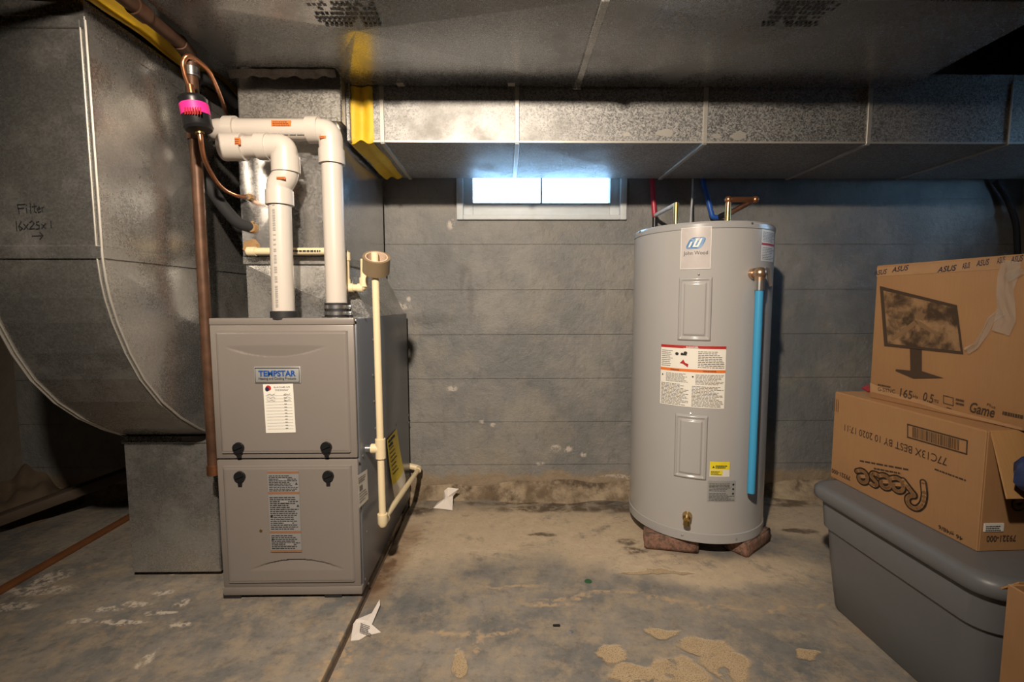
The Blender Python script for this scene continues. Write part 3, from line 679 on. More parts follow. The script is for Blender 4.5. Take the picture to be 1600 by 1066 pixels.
# side: screws, rating label, energy tag
scr = [(553, 497), (570, 497), (582, 497), (582, 531), (582, 586), (584, 627), (586, 669), (639, 647), (620, 664), (560, 719), (566, 712), (572, 830), (570, 905), (575, 912), (638, 660)]
for (u, v) in scr:
    c = pX(u, v, FX1); 
    if c.y > FYB-.01: c.y = FYB-.015
    MB().sphere((FX1+.001, c.y, c.z), .0042, 8, (.7, 1, 1)).build('screw', 'steel', fu)
def rectX(uvs, x, name, mat, par, off=.0015):
    return MB().quad(*[pX(u, v, x)+Vector((off, 0, 0)) for u, v in uvs]).build(name, mat, par, smooth=0)
q4 = [(557, 744), (573, 733), (575, 780), (560, 795)]
rectX(q4, FX1, 'rating_label', 'label_white', fu)
cs = [pX(u, v, FX1) for u, v in q4]
def fR(a, b): p = cs[0].lerp(cs[1], a); q = cs[3].lerp(cs[2], a); return p.lerp(q, b)+Vector((.0022, 0, 0))
m = MB(); rows(m, .1, .9, .1, .3, 3, fR, .5, 3); m.quad(fR(.15, .36), fR(.45, .36), fR(.45, .52), fR(.15, .52)); rows(m, .1, .9, .58, .92, 4, fR, .35, 4); m.build('label_print', 'ink_grey', fu, smooth=0)['kind'] = 'stuff'
ty = pX(612, 720, FX1+.012); y0_ = pX(604, 720, FX1).y; y1_ = pX(620, 720, FX1).y; za_, zb_ = pX(611, 679, FX1).z, pX(621, 741, FX1).z; zc_ = pX(622, 760, FX1).z
def tagf(z0_, z1_, e0, e1):
    def fn(i, j):
        z = z0_+(z1_-z0_)*j; s = (z-za_)/(zc_-za_)
        ya = y0_+(y1_-y0_)*.32*s; yb = y1_+.006*s+(y1_-y0_)*.55*s
        return (FX1+.003+.012*s*s+.012*sin(pi*i)*s, ya+(yb-ya)*i, z)
    return fn
MB().grid(tagf(za_, zb_, 0, 0), 6, 8).build('energy_tag', 'tag_yellow', fu)
MB().grid(tagf(zb_, zc_, 0, 0), 6, 5).build('energy_tag_tip', 'white_paper', fu)
m = MB()
for k in range(9):
    z = za_+(zb_-za_)*(.05+.09*k); g_ = tagf(za_, zb_, 0, 0); ww = random.uniform(.4, .85)
    a, b = (z-za_)/(zb_-za_), .018 if k > 1 else .05
    pts = [Vector(g_(.1, a)), Vector(g_(ww, a)), Vector(g_(ww, a+b)), Vector(g_(.1, a+b))]
    m.quad(*[p+Vector((.002, 0, 0)) for p in pts])
m.build('tag_print', 'ink_black', fu, smooth=0)

# ================================================================== WHITE VENT PIPES
PYY = 1.53
def at(u, v, y=None): return pY(u, v, PYY if y is None else y)
RP = .0325
ex = thing('exhaust_vent_pipe', 'taller white plastic vent pipe with clamped rubber boot, bending left', 'pipe', (at(523, 490).x, PYY, FZT))
e_top = at(516, 203); e_bot = at(524, 470)
xv = (e_top.x+e_bot.x)/2
MB().tube([(e_bot.x+.004, PYY, FZT+.03), (e_top.x+.002, PYY, at(516, 240).z)], RP, 28).build('pipe', 'pvc_white', ex)
el = smooth_path([(e_top.x+.002, PYY, at(516, 246).z), (e_top.x, PYY, at(0, 204).z), (at(488, 203).x, PYY, at(0, 203).z)], .075, 10)
MB().tube(el, RP+.004, 28).build('elbow', 'pvc_white', ex)
zc2 = at(516, 246).z; MB().ring((e_top.x+.002, PYY, zc2-.022), (e_top.x+.002, PYY, zc2+.022), RP, RP+.0075, 28).build('elbow_hub', 'pvc_white', ex)
zh = at(430, 203).z; xh = at(491, 203).x; MB().ring((xh-.018, PYY, zh), (xh+.018, PYY, zh), RP, RP+.0075, 28).build('elbow_hub', 'pvc_white', ex)
xl = at(362, 203).x
MB().tube([(at(488, 203).x, PYY, zh), (xl, PYY, zh)], RP, 28).build('pipe', 'pvc_white', ex)
MB().ring((xl-.014, PYY, zh), (xl+.018, PYY, zh), RP, RP+.0075, 28).build('elbow_hub', 'pvc_white', ex)
MB().tube(smooth_path([(xl, PYY, zh), (-.912, PYY, zh), (-.913, PYY+.16, zh)], .05, 10), RP, 28).build('elbow', 'pvc_white', ex)
cxb = e_bot.x+.004
MB().lathe([(RP+.014, 0), (RP+.014, .006), (RP+.005, .008), (RP+.005, .050), (RP+.001, .052)], (cxb, PYY, FZT-.002), 32).build('rubber_boot', 'black_rubber', ex)
for k in (.016, .036):
    MB().ring((cxb, PYY, FZT+k-.005), (cxb, PYY, FZT+k+.006), RP+.004, RP+.0075, 32).build('hose_clamp', 'steel', ex)
    MB().box(cxb+RP+.004, cxb+RP+.02, PYY-.022, PYY-.008, FZT+k-.006, FZT+k+.006).build('clamp_screw', 'steel', ex, bevel=.002)
def sticker(par, x, z, w, h, y, n=5, seed=1):
    par = MB().box(x-w/2, x+w/2, y, y+.004, z-h/2, z+h/2).build('warning_sticker', 'ink_orange', par, bevel=.0008, seg=1)
    m = MB(); rows(m, x-w*.42, x+w*.42, z-h*.4, z+h*.4, n, lambda a, b: Vector((a, y-.0006, b)), .45, seed); m.build('sticker_print', 'ink_brown', par, smooth=0)
sticker(ex, at(447, 199).x, at(447, 199).z, .060, .018, PYY-RP-.001, 3, 2)
sticker(ex, at(505, 216, PYY-RP).x, at(505, 216, PYY-RP).z+.002, .020, .008, PYY-RP-.006, 2, 3)
m = MB(); rows(m, at(440, 203).x-.02, at(440, 203).x+.12, zh-RP*.62-.003, zh-RP*.62+.006, 1, lambda a, b: Vector((a, PYY-RP*.8-.0007, b)), .6, 71); m.build('pipe_print', 'ink_faint', ex, smooth=0)['kind'] = 'stuff'
PYY = 1.47
it = thing('intake_vent_pipe', 'shorter white plastic vent pipe with offset bends and open coupling', 'pipe', (at(443, 490).x, PYY, FZT))
b0 = at(443, 480); t0 = at(437, 312)
MB().tube([(b0.x, PYY, FZT+.006), (t0.x, PYY, at(437, 300).z)], RP, 28).build('pipe', 'pvc_white', it)
MB().lathe([(RP+.012, 0), (RP+.012, .004), (RP+.006, .006), (RP+.006, .024), (RP+.001, .026)], (b0.x, PYY, FZT-.001), 32).build('rubber_collar', 'black_rubber', it)
z1h = at(437, 310).z; MB().ring((t0.x, PYY, z1h-.021), (t0.x, PYY, z1h+.021), RP, RP+.0075, 28).build('elbow_hub', 'pvc_white', it)
k0, k1 = Vector((t0.x, PYY, z1h+.015)), at(437, 292); k2, k3 = at(447, 272), at(447, 252)
p1 = smooth_path([k0, (t0.x, PYY, at(0, 290).z), (k2.x, PYY, at(0, 273).z), (k2.x, PYY, at(0, 250).z)], .03, 6)
MB().tube(p1, RP+.004, 28).build('offset_bend', 'pvc_white', it)
z2h = at(447, 262).z; MB().ring((k2.x, PYY, z2h-.016), (k2.x, PYY, z2h+.016), RP, RP+.0085, 28).build('elbow_hub', 'pvc_white', it)
z3h = at(447, 250).z; MB().ring((k2.x, PYY, z3h-.010), (k2.x, PYY, z3h+.010), RP, RP+.008, 28).build('elbow_hub', 'pvc_white', it)
zhh = at(400, 229).z
MB().tube(smooth_path([(k2.x, PYY, z3h), (k2.x, PYY, zhh), (at(405, 229).x, PYY, zhh)], .085, 10), RP+.003, 28).build('elbow', 'pvc_white', it)
x4 = at(412, 229).x; MB().ring((x4-.016, PYY, zhh), (x4+.016, PYY, zhh), RP-.002, RP+.0065, 28).build('elbow_hub', 'pvc_white', it)
MB().tube([(at(415, 229).x, PYY, zhh), (at(380, 230).x, PYY, zhh-.002)], RP-.001, 28).build('pipe', 'pvc_white', it)
xa, xb_ = at(349, 231).x, at(383, 231).x
MB().ring((xa, PYY, zhh-.002), (xb_, PYY, zhh-.002), RP-.002, RP+.0075, 28).build('coupling', 'pvc_white', it)
MB().tube([(xa+.006, PYY, zhh-.002), (xa-.018, PYY+.004, zhh-.002)], RP-.012, 20).build('black_stub', 'black_plastic', it)
sticker(it, at(373, 219, PYY-RP).x, at(374, 222, PYY-RP).z, .016, .020, PYY-RP-.0085, 3, 5)
sticker(it, at(440, 279, PYY-RP).x, at(440, 279, PYY-RP).z, .026, .008, PYY-RP-.006, 2, 6)
m = MB(); rg = random.Random(72); z = at(440, 480).z
while z < at(440, 318).z:
    h_ = rg.uniform(.003, .006); x = t0.x+(b0.x-t0.x)*(t0.z-z)/(t0.z-b0.z)-.004; m.quad((x-.004, PYY-RP-.0007, z), (x+.004, PYY-RP-.0007, z), (x+.004, PYY-RP-.0007, z+h_), (x-.004, PYY-RP-.0007, z+h_)); z += h_+rg.choice((.002, .002, .003, .010))
m.build('pipe_print', 'ink_faint', it, smooth=0)['kind'] = 'stuff'

# ================================================================== CONDENSATE LINE AND TAPE ROLL
RC = .0132; cy = 1.578
cd = thing('coil_drain_pipe', 'cream plastic drain pipe from the coil looping down and up', 'pipe', (at(540, 440, cy).x, cy, at(0, 455, cy).z))
q = [at(u, v, cy) for u, v in ((386, 393), (540, 393), (541, 450), (569, 450), (570, 415), (574, 405))]
zq = q[0].z
pth = [(q[0].x, PY0+.01, zq), (q[0].x, cy, zq), (q[1].x, cy, zq), (q[2].x, cy, q[2].z), (q[3].x, cy, q[3].z), (q[3].x+.002, cy, q[5].z)]
MB().tube(smooth_path(pth, .014, 5), RC*.9, 18).build('pipe', 'pvc_cream', cd)
for (a, b) in ((pth[2], (-.03, 0, 0)), (pth[2], (0, 0, -.03)), (pth[3], (0, 0, .03)), (pth[3], (.024, 0, 0)), (pth[4], (-.02, 0, 0)), (pth[4], (0, 0, .034)), (pth[1], (.03, 0, 0))):
    a = Vector(a); b = Vector(b); MB().tube([a+b*.1, a+b], RC*1.14, 18).build('fitting', 'pvc_cream', cd)
m = MB(); rows(m, at(458, 393, cy).x, at(503, 393, cy).x, zq-.003, zq+.005, 1, lambda a, b: Vector((a, cy-RC*.9-.0007, b)), .75, 73, 1.2); m.build('pipe_print', 'ink_black', cd, smooth=0)['kind'] = 'stuff'
# standing drain pipe beside the furnace: at x = just outside the cabinet side
sx = FX1+.030
tp_ = pX(586, 432, sx); sy = 1.50
def S(u, v): return pY(u, v, sy)
sxx = (S(587, 440).x+S(597, 815).x)/2
dp = thing('condensate_drain_pipe', 'cream plastic drain pipe standing beside furnace and running back to wall', 'pipe', (sxx, sy, S(597, 822).z))
zt_, zb2 = S(586, 395).z, S(598, 815).z
MB().tube([(S(586, 420).x, sy, zt_), (S(598, 815).x, sy, zb2)], RC*.86, 18).build('upright', 'pvc_cream', dp)
def atz(v): a, b = S(586, 420), S(598, 815); k = (S(592, v).z-a.z)/(b.z-a.z); return Vector((a.x+(b.x-a.x)*k, sy, S(592, v).z))
MB().tube([atz(686), atz(716)], RC*1.25, 18).build('tee', 'pvc_cream', dp)
tm = atz(701); MB().tube([tm, tm+Vector((-.030, 0, 0))], RC*1.2, 18).build('tee_branch', 'pvc_cream', dp)
MB().tube([tm+Vector((-.028, 0, 0)), Vector((FX1-.004, sy, tm.z))], RC*.9, 16).build('adapter', 'steel', dp)
bb = atz(817); 
MB().tube([atz(803), bb, bb+Vector((0, 0, -.012))], [RC*1.25, RC*1.25, RC*.8], 18).build('bottom_elbow', 'pvc_cream', dp)
yb_ = 2.19; fx_ = pY(655, 732, yb_)
MB().tube([bb+Vector((0, .004, .006)), fx_], RC*.80, 16).build('sloping_run', 'pvc_cream', dp)
MB().tube([bb+Vector((0, 0, .004)), bb.lerp(fx_, .06)], RC*1.12, 16).build('run_hub', 'pvc_cream', dp)
MB().tube(smooth_path([bb.lerp(fx_, .94), fx_, fx_+Vector((-.075, .0, .018))], .012, 5), RC*1.1, 16).build('back_elbow', 'pvc_cream', dp)
# tape roll over the top
tc = S(588, 413); ax = Vector((-.10, .34, .94)).normalized(); ax = Vector((.19, -.51, .839)).normalized()
tr_ = thing('packing_tape_roll', 'brown packing tape roll sitting on top of the cream drain pipe', 'tape roll', tc-ax*.025)
MB().ring(tc-ax*.026, tc+ax*.026, .034, .042, 36).build('tape', 'tape_brown', tr_); MB().ring(tc-ax*.0265, tc+ax*.0265, .031, .0345, 36).build('core', 'tape_core', tr_)

# ================================================================== PIPES LEFT OF THE FURNACE
gx, gy = -.920, 1.45
gp = thing('gas_pipe', 'brown stained iron gas pipe running down beside the tall return duct', 'pipe', (gx, gy, .41))
zel = 1.655
MB().tube([(gx, gy, .425), (gx, gy, 1.45)], .0165, 16).build('riser', 'copper_dull', gp)
MB().tube([(gx, gy, 1.44), (gx, gy, zel)], .0165, 16).build('riser', 'copper_dull', gp)
MB().tube([(gx, gy, 1.425), (gx, gy, 1.475)], .021, 8).build('union', 'copper_dull', gp)
MB().tube([(gx, gy, 1.605), (gx, gy, 1.63)], .021, 16).build('collar', 'steel', gp)
ox, oz = -.900, 1.662
MB().tube(smooth_path([(gx, gy, 1.61), (gx, gy, oz), (ox, gy-.08, oz)], .03, 6), .021, 16).build('elbow', 'copper_dull', gp)
MB().tube([(ox, gy-.07, oz), (ox, .2, oz)], .0175, 16).build('overhead_run', 'copper_dull', gp)
MB().tube([(ox, gy-.20, oz), (ox, gy-.24, oz)], .022, 16).build('collar', 'copper_dull', gp)
MB().tube([(gx, gy, .405), (gx, gy, .435)], .020, 16).build('drip_cap', 'copper', gp)
# filter drier and copper liquid line
ky = 1.30
def K(u, v, y=ky): return pY(u, v, y)
kd = thing('filter_drier', 'black refrigerant filter drier canister with pink sticker between copper tubes', 'filter drier', K(308, 206))
a, b = K(300, 150), K(312, 207)
ux = (a-b).normalized(); L = (a-b).length
def onax(s): return b+ux*L*s
MB().tube([onax(0), onax(.05), onax(.12), onax(.16), onax(.84), onax(.88), onax(.95), onax(1)], [.012, .031, .035, .0335, .0335, .035, .031, .012], 28).build('canister', 'black_plastic', kd)
MB().tube([onax(.44), onax(.74)], .0343, 28).build('sticker', 'pink_sticker', kd)
m = MB()
for k in range(7):
    px_ = 288+4*k; m.quad(K(px_, 168, ky-.036), K(px_+2.2, 167, ky-.036), K(px_+2.8, 178, ky-.036), K(px_+.4, 179, ky-.036))
m.build('sticker_print', 'ink_red', kd, smooth=0)
for s_, e_ in ((-.05, .04), (.96, 1.05)): MB().tube([onax(s_), onax(e_)], .011, 14).build('nipple', 'brass', kd)
ll = thing('copper_liquid_line', 'thin copper refrigerant tube looping from drier to the plenum', 'pipe', K(312, 210))
lo_ = [onax(-.04), K(314, 222), K(318, 245, 1.33), K(325, 262, 1.37), K(340, 288, 1.44), K(355, 300, 1.51), K(372, 307, 1.565), Vector((c_liq.x, PY0-.004, c_liq.z))]
MB().tube(smooth_path(lo_, .04, 5), .0062, 12).build('tube', 'copper', ll)
up_ = [onax(1.03), K(297, 138), K(289, 118), K(285, 98), K(292, 86), K(305, 92, 1.32), K(325, 108, 1.36), K(338, 135, 1.43), K(347, 158, 1.52), K(351, 170, 1.58), K(355, 180, 1.66)]
MB().tube(smooth_path(up_, .03, 5), .0062, 12).build('tube', 'copper', ll)
MB().tube([onax(1.05), K(297, 133)], .0085, 12).build('fitting', 'copper', ll)
MB().tube([Vector((c_liq.x, PY0-.002, c_liq.z)).lerp(lo_[-2], .4), Vector((c_liq.x, PY0-.002, c_liq.z))], .0075, 12).build('fitting', 'steel', ll)
sl = [Vector((-.931, 1.70, 1.63)), Vector((-.932, 1.58, 1.655)), Vector((-.948, 1.50, 1.63)), Vector((-.950, 1.49, 1.55)), Vector((-.950, 1.49, 1.43)), Vector((-.938, 1.505, 1.33)), K(350, 325, 1.54), K(372, 350, 1.57), Vector((c_suc.x, PY0+.002, c_suc.z))]
tag(MB().tube(smooth_path(sl, .06, 6), .0185, 18).build('insulated_suction_line', 'insulation_foam'), 'thick black foam-covered refrigerant line bending into the plenum', 'pipe')

# ================================================================== WATER HEATER
HX, HY, HR, HZ0, HZ1 = .784, 1.898, .2585, .060, 1.226
wh = thing('water_heater', 'tall grey cylindrical electric water heater standing on bricks', 'water heater', (HX, HY, HZ0))
def hs(theta, z, r=HR): return Vector((HX+r*sin(theta), HY-r*cos(theta), z))
def pC(u, v, r=HR):
    d = ray(u, v); a = d.x*d.x+d.y*d.y; b = 2*(d.x*(O.x-HX)+d.y*(O.y-HY)); c = (O.x-HX)**2+(O.y-HY)**2-r*r
    k = (-b-math.sqrt(max(b*b-4*a*c, 0)))/(2*a); p = O+d*k; return math.atan2(p.x-HX, -(p.y-HY)), p.z
MB().lathe([(HR-.02, .002), (HR+.001, .004), (HR+.001, 1.136), (HR-.002, 1.14)], (HX, HY, HZ0), 96).build('tank', 'heater_paint', wh)
MB().lathe([(HR-.01, 0), (HR+.003, .001), (HR+.0035, .034), (HR+.0005, .037)], (HX, HY, HZ0), 96).build('bottom_ring', 'heater_ring', wh)
MB().lathe([(HR+.0005, 1.139), (HR+.0022, 1.141), (HR+.0022, 1.156), (HR-.004, 1.164), (HR-.03, 1.166), (.02, 1.166)], (HX, HY, HZ0), 96).build('top_cap', 'heater_ring', wh)
def cpatch(t0, t1, z0_, z1_, r, name, mat, par, n=10):
    return MB().grid(lambda i, j: hs(t0+(t1-t0)*i, z0_+(z1_-z0_)*j, r), n, 2).build(name, mat, par)
def cfn(tc_, zc_, r): return lambda a, b: hs(tc_+a/HR, zc_+b, r)
def panel(u0, v0, u1, v1, name):
    t0, za = pC(u0, (v0+v1)/2)[0], pC((u0+u1)/2, v0)[1]; t1, zb = pC(u1, (v0+v1)/2)[0], pC((u0+u1)/2, v1)[1]
    def fn(i, j):
        e = min(i*(t1-t0)*HR, (1-i)*(t1-t0)*HR, j*(za-zb), (1-j)*(za-zb))
        h_ = [(0, .0), (.004, .007), (.010, .008), (.012, .0035), (.019, .0035), (.023, .009), (9, .009)]
        for (a, ha), (b, hb) in zip(h_, h_[1:]):
            if a <= e <= b: hh = ha+(hb-ha)*(e-a)/(b-a); break
        return hs(t0+(t1-t0)*i, zb+(za-zb)*j, HR+.0012+hh)
    return MB().grid(fn, 48, 84).build(name, 'heater_paint', wh, smooth=60)
panel(1060, 433, 1112, 533, 'access_panel'); panel(1054, 648, 1105, 748, 'access_panel')
m = MB()
for (u, v) in ((1092, 429), (1079, 646), (1066, 836), (1149, 842), (1174, 349), (1001, 362)):
    t_, z = pC(u, v); m = MB().sphere(hs(t_, z, HR+.003), .004, 8); m.build('screw', 'steel', wh)
# maker's label
(tA, zA), (tB, zB) = pC(1065, 357), pC(1110, 420); tcn, zcn = (tA+tB)/2, (zA+zB)/2; wd, ht = (tB-tA)*HR, zA-zB
LB = cpatch(tA, tB, zB, zA, HR+.0028, 'maker_label', 'maker_white', wh)
m = MB(); ff = cfn(tcn, zcn, HR+.0036)
def cq(m, a, b, c, d, f_, n=6):
    for k in range(n): x0_, x1_ = a+(b-a)*k/n, a+(b-a)*(k+1)/n; m.quad(f_(x0_*wd, c*ht), f_(x1_*wd, c*ht), f_(x1_*wd, d*ht), f_(x0_*wd, d*ht))
for (a, b, c, d) in ((-.5, .5, .485, .5), (-.5, .5, -.5, -.485), (-.5, -.48, -.485, .485), (.48, .5, -.485, .485)): cq(m, a, b, c, d, ff, 8)
m.build('label_border', 'label_white', LB, smooth=0)
lw, lh = wd*.66, ht*.27; yo = ht*.12
def para(x0_, x1_, y0_, y1_, f_, sh=.45, cor=.3):
    """rounded slanted block"""
    pts = []; h_ = y1_-y0_; rr = min(h_, x1_-x0_)*cor
    for (cx_, cy_, a0) in ((x1_-rr, y1_-rr, 0), (x0_+rr, y1_-rr, 90), (x0_+rr, y0_+rr, 180), (x1_-rr, y0_+rr, 270)):
        for k in range(5): an = R(a0+22.5*k); pts.append((cx_+rr*cos(an), cy_+rr*sin(an)))
    return [f_(x+sh*(y-(y0_+y1_)/2), y) for x, y in pts]
m = MB(); P1 = para(-lw/2+.006, lw/2-.006, yo-lh/2, yo+lh/2, cfn(tcn, zcn, HR+.0036)); m.add(P1, [tuple(range(len(P1)))]); m.build('logo', 'logo_blue', LB, smooth=0)
m = MB(); fz = cfn(tcn, zcn, HR+.0044); sw = lw*.10
for k, x in enumerate((-lw*.24, -lw*.03, lw*.17)):
    pts = [(x-sw/2, yo-lh*.34), (x+sw/2, yo-lh*.34), (x+sw/2, yo+lh*(.40 if k else .15)), (x-sw/2, yo+lh*(.40 if k else .15))]
    m.add([fz(a+.45*(b-yo), b) for a, b in pts], [(0, 1, 2, 3)])
m.add([fz(a+.45*(b-yo), b) for a, b in ((-lw*.03, yo-lh*.34), (lw*.21, yo-lh*.34), (lw*.21, yo-lh*.22), (-lw*.03, yo-lh*.22))], [(0, 1, 2, 3)])
m.build('logo_strokes', 'label_white', LB, smooth=0)
m = MB(); write(m, 'John Wood', wd*.80, ht*.115, cfn(tcn, zcn-ht*.125, HR+.0036), 0); m.build('lettering', 'ink_black', LB, smooth=0)
# danger label
(tA, zA), (tB, zB) = pC(1034, 538), pC(1131, 636); zA = (pC(1034, 538)[1]+pC(1133, 541)[1])/2; zB = (pC(1034, 631)[1]+pC(1129, 638)[1])/2
LB = cpatch(tA, tB, zB, zA, HR+.0022, 'danger_label', 'white_paper', wh, 16)
tcn, zcn, wd, ht = (tA+tB)/2, (zA+zB)/2, (tB-tA)*HR, zA-zB; ff = cfn(tcn, zcn, HR+.003)
m = MB(); cq(m, -.5, .5, .46, .5, ff, 12); cq(m, -.5, -.13, .455, .46, ff); cq(m, .1, .5, .455, .46, ff); m.build('red_bar', 'ink_red', LB, smooth=0)
m = MB(); cq(m, -.5, .5, .075, .12, ff, 12); m.build('orange_bar', 'ink_orange', LB, smooth=0)
m = MB(); write(m, 'DANGER', wd*.18, ht*.03, cfn(tcn, zcn+ht*.475, HR+.0038), .03); m.build('lettering', 'label_white', LB, smooth=0)
m = MB()
rows(m, -wd*.48, -wd*.30, ht*.15, ht*.43, 9, ff, .4, 21); rows(m, wd*.09, wd*.48, ht*.15, ht*.43, 10, ff, .4, 22)
rows(m, -wd*.40, -wd*.04, -ht*.10, ht*.05, 7, ff, .4, 23); rows(m, -wd*.48, -wd*.04, -ht*.48, -ht*.12, 16, ff, .42, 24)
rows(m, wd*.06, wd*.48, -ht*.12, ht*.05, 8, ff, .4, 25); rows(m, wd*.01, wd*.48, -ht*.48, -ht*.14, 15, ff, .42, 26)
m.build('label_print', 'ink_grey', LB, smooth=0)['kind'] = 'stuff'
m = MB(); f4 = cfn(tcn, zcn, HR+.0036)
write(m, 'WARNING', wd*.14, ht*.022, cfn(tcn-wd*.26/HR, zcn+ht*.097, HR+.0038), .02); write(m, 'WARNING', wd*.2, ht*.022, cfn(tcn+wd*.26/HR, zcn+ht*.097, HR+.0038), .02)
for (x, y, r) in ((-.23, .36, .028), (-.15, .36, .022), (-.10, .38, .028), (-.46, 0, .012), (.02, 0, .014)):
    n = 14; m.add([f4(x*wd+r*wd*cos(2*pi*k/n), y*ht+r*wd*sin(2*pi*k/n)*.9) for k in range(n)], [tuple(range(n))])
m.quad(f4(-.17*wd, .34*ht), f4(-.08*wd, .34*ht), f4(-.08*wd, .37*ht), f4(-.17*wd, .37*ht)); m.build('pictogram', 'ink_black', LB, smooth=0)
m = MB(); m.add([f4(a*wd, b*ht) for a, b in ((-.18, .21), (-.13, .20), (-.06, .15), (-.05, .20), (-.10, .22), (-.13, .27))], [(0, 1, 2, 3, 4, 5)]); m.build('pictogram', 'ink_red', LB, smooth=0)
# side warning label
(tA, zA) = pC(1190, 358); (tB, zB) = pC(1207, 410)
LB = cpatch(tA, tB, zB, zA, HR+.0022, 'side_label', 'label_white', wh); tcn, zcn, wd, ht = (tA+tB)/2, (zA+zB)/2, (tB-tA)*HR, zA-zB; ff = cfn(tcn, zcn, HR+.003)
m = MB(); cq(m, -.5, .5, .0, .07, ff); m.build('red_bar', 'ink_red', LB, smooth=0)
m = MB(); rows(m, -wd*.45, wd*.45, ht*.12, ht*.45, 7, ff, .4, 31); rows(m, -wd*.45, wd*.45, -ht*.45, -ht*.04, 8, ff, .4, 32); m.build('label_print', 'ink_grey', LB, smooth=0)['kind'] = 'stuff'
# yellow and rating labels
(tA, zA), (tB, zB) = pC(1109, 721), pC(1139, 745); zm = pC(1124, 734)[1]
cpatch(tA, tB, zm, zA, HR+.0022, 'yellow_label', 'label_yellow', wh); cpatch(tA, tB, zB, zm, HR+.0022, 'yellow_label', 'label_white', wh)
tcn, zcn, wd, ht = (tA+tB)/2, (zA+zB)/2, (tB-tA)*HR, zA-zB; ff = cfn(tcn, zcn, HR+.0028)
m = MB(); cq(m, -.47, .14, -.40, -.06, ff); m.build('yellow_patch', 'label_yellow', wh, smooth=0)
m = MB(); f5 = cfn(tcn, zcn, HR+.0034); rows(m, -wd*.22, wd*.35, ht*.08, ht*.30, 2, f5, .6, 41); rows(m, -wd*.44, wd*.12, -ht*.36, -ht*.10, 3, f5, .5, 42); m.add([f5(-wd*.32+a*.004, ht*.17+b*.004) for a, b in ((-1, -1), (1, -1), (0, 1))], [(0, 1, 2)])
m.build('label_print', 'ink_black', wh, smooth=0)['kind'] = 'stuff'
(tA, zA), (tB, zB) = pC(1106, 751), pC(1148, 783); cpatch(tA, tB, zB, zA, HR+.0022, 'rating_plate', 'label_silver', wh)
tcn, zcn, wd, ht = (tA+tB)/2, (zA+zB)/2, (tB-tA)*HR, zA-zB; ff = cfn(tcn, zcn, HR+.003)
m = MB(); rows(m, -wd*.45, wd*.30, ht*.02, ht*.42, 6, ff, .35, 51); rows(m, -wd*.45, wd*.45, -ht*.45, -ht*.05, 6, ff, .35, 52)
for k in range(3):
    m.add([ff(wd*.40+.004*cos(2*pi*q_/10), ht*(.32-.22*k)+.004*sin(2*pi*q_/10)) for q_ in range(10)], [tuple(range(10))])
m.build('label_print', 'ink_black', wh, smooth=0)['kind'] = 'stuff'
# drain valve
t_, z = pC(1074, 806); dv = hs(t_, z); nrm = (dv-Vector((HX, HY, z))).normalized(); dn = Vector((0, 0, -1))
MB().tube([dv-nrm*.002, dv+nrm*.012], [.018, .016], 20).build('drain_valve', 'brass', wh)
MB().tube([dv+nrm*.010+Vector((0, 0, .003)), dv+nrm*.03+Vector((0, 0, .002)), dv+nrm*.036], [.0145, .0145, .009], 18).build('valve_body', 'brass', wh)
MB().tube([dv+nrm*.022+dn*.002, dv+nrm*.026+dn*.026], [.011, .0125], 18).build('valve_spout', 'brass', wh)
# relief valve and blue tube
t_, z = pC(1175, 428); rv = hs(t_, z); nrm = (rv-Vector((HX, HY, z))).normalized(); ce_ = rv+nrm*.034
RVP = thing  # (name kept short below)
MB().tube([rv-nrm*.004, rv+nrm*.014], .019, 20).build('relief_flange', 'bronze', wh)
rb = MB().sphere(ce_, .0215, 20).tube([rv, ce_], .016, 18).tube([ce_, ce_-Vector((0, 0, .034))], .017, 18).build('relief_valve', 'bronze', wh)
lvl = ce_+Vector((.020, .0, .012)); MB().prism([lvl+Vector((0, -.004, .008)), lvl+Vector((.010, -.004, .004)), lvl+Vector((.022, -.004, -.055)), lvl+Vector((.014, -.004, -.058))], (0, .006, 0)).build('lever', 'steel', rb)
zt2 = pC(1182, 450)[1]
MB().tube([ce_-Vector((0, 0, .026)), ce_-Vector((0, 0, .058))], .0172, 18).build('threaded_adapter', 'steel', wh)
zbot = pY(1178, 770, ce_.y).z
MB().tube([ce_-Vector((0, 0, .050)), (ce_.x+.0, ce_.y, zbot)], .0133, 20).build('discharge_tube', 'pipe_cyan', wh)
# tank-top connections
py_ = 1.90
def T_(u, v, y=py_): return pY(u, v, y)
hot = T_(1056, 345); cold = T_(1137, 340); ztop_ = HZ1-.004
hp = thing('hot_water_pipe', 'red plastic water pipe with brass elbow on top of heater', 'pipe', (hot.x, py_, ztop_))
zh1 = T_(1056, 319).z
MB().tube([(hot.x, py_, ztop_), (hot.x, py_, ztop_+.028)], .018, 6).build('nipple_nut', 'brass', hp)
MB().tube([(hot.x, py_, ztop_+.01), (hot.x, py_, zh1+.004)], .0105, 16).build('riser', 'brass', hp)
bk = pY(1023, 337, 2.185)
MB().tube(smooth_path([(hot.x, py_, zh1-.01), (hot.x, py_, zh1), bk], .015, 4), .0085, 14).build('run_to_wall', 'cable_white', hp)
MB().tube(smooth_path([bk+Vector((.002, -.012, .002)), bk+Vector((0, .003, -.004)), pY(1019, 283, 2.19), (pY(1018, 270, 2.192).x, 2.192, 2.0)], .02, 5), .0115, 14).build('red_tube', 'pex_red', hp)
MB().tube([bk+Vector((0, 0, -.004)), bk+Vector((0, 0, -.06))], .0105, 12).build('lower_stub', 'black_plastic', hp)
cp = thing('cold_water_pipe', 'copper pipe loop joined to blue plastic water pipe on heater', 'pipe', (cold.x, py_, ztop_))
zc1 = T_(1137, 312).z; cr = T_(1180, 312)
MB().tube([(cold.x, py_, ztop_), (cold.x, py_, ztop_+.03)], .018, 6).build('nipple_nut', 'brass', cp)
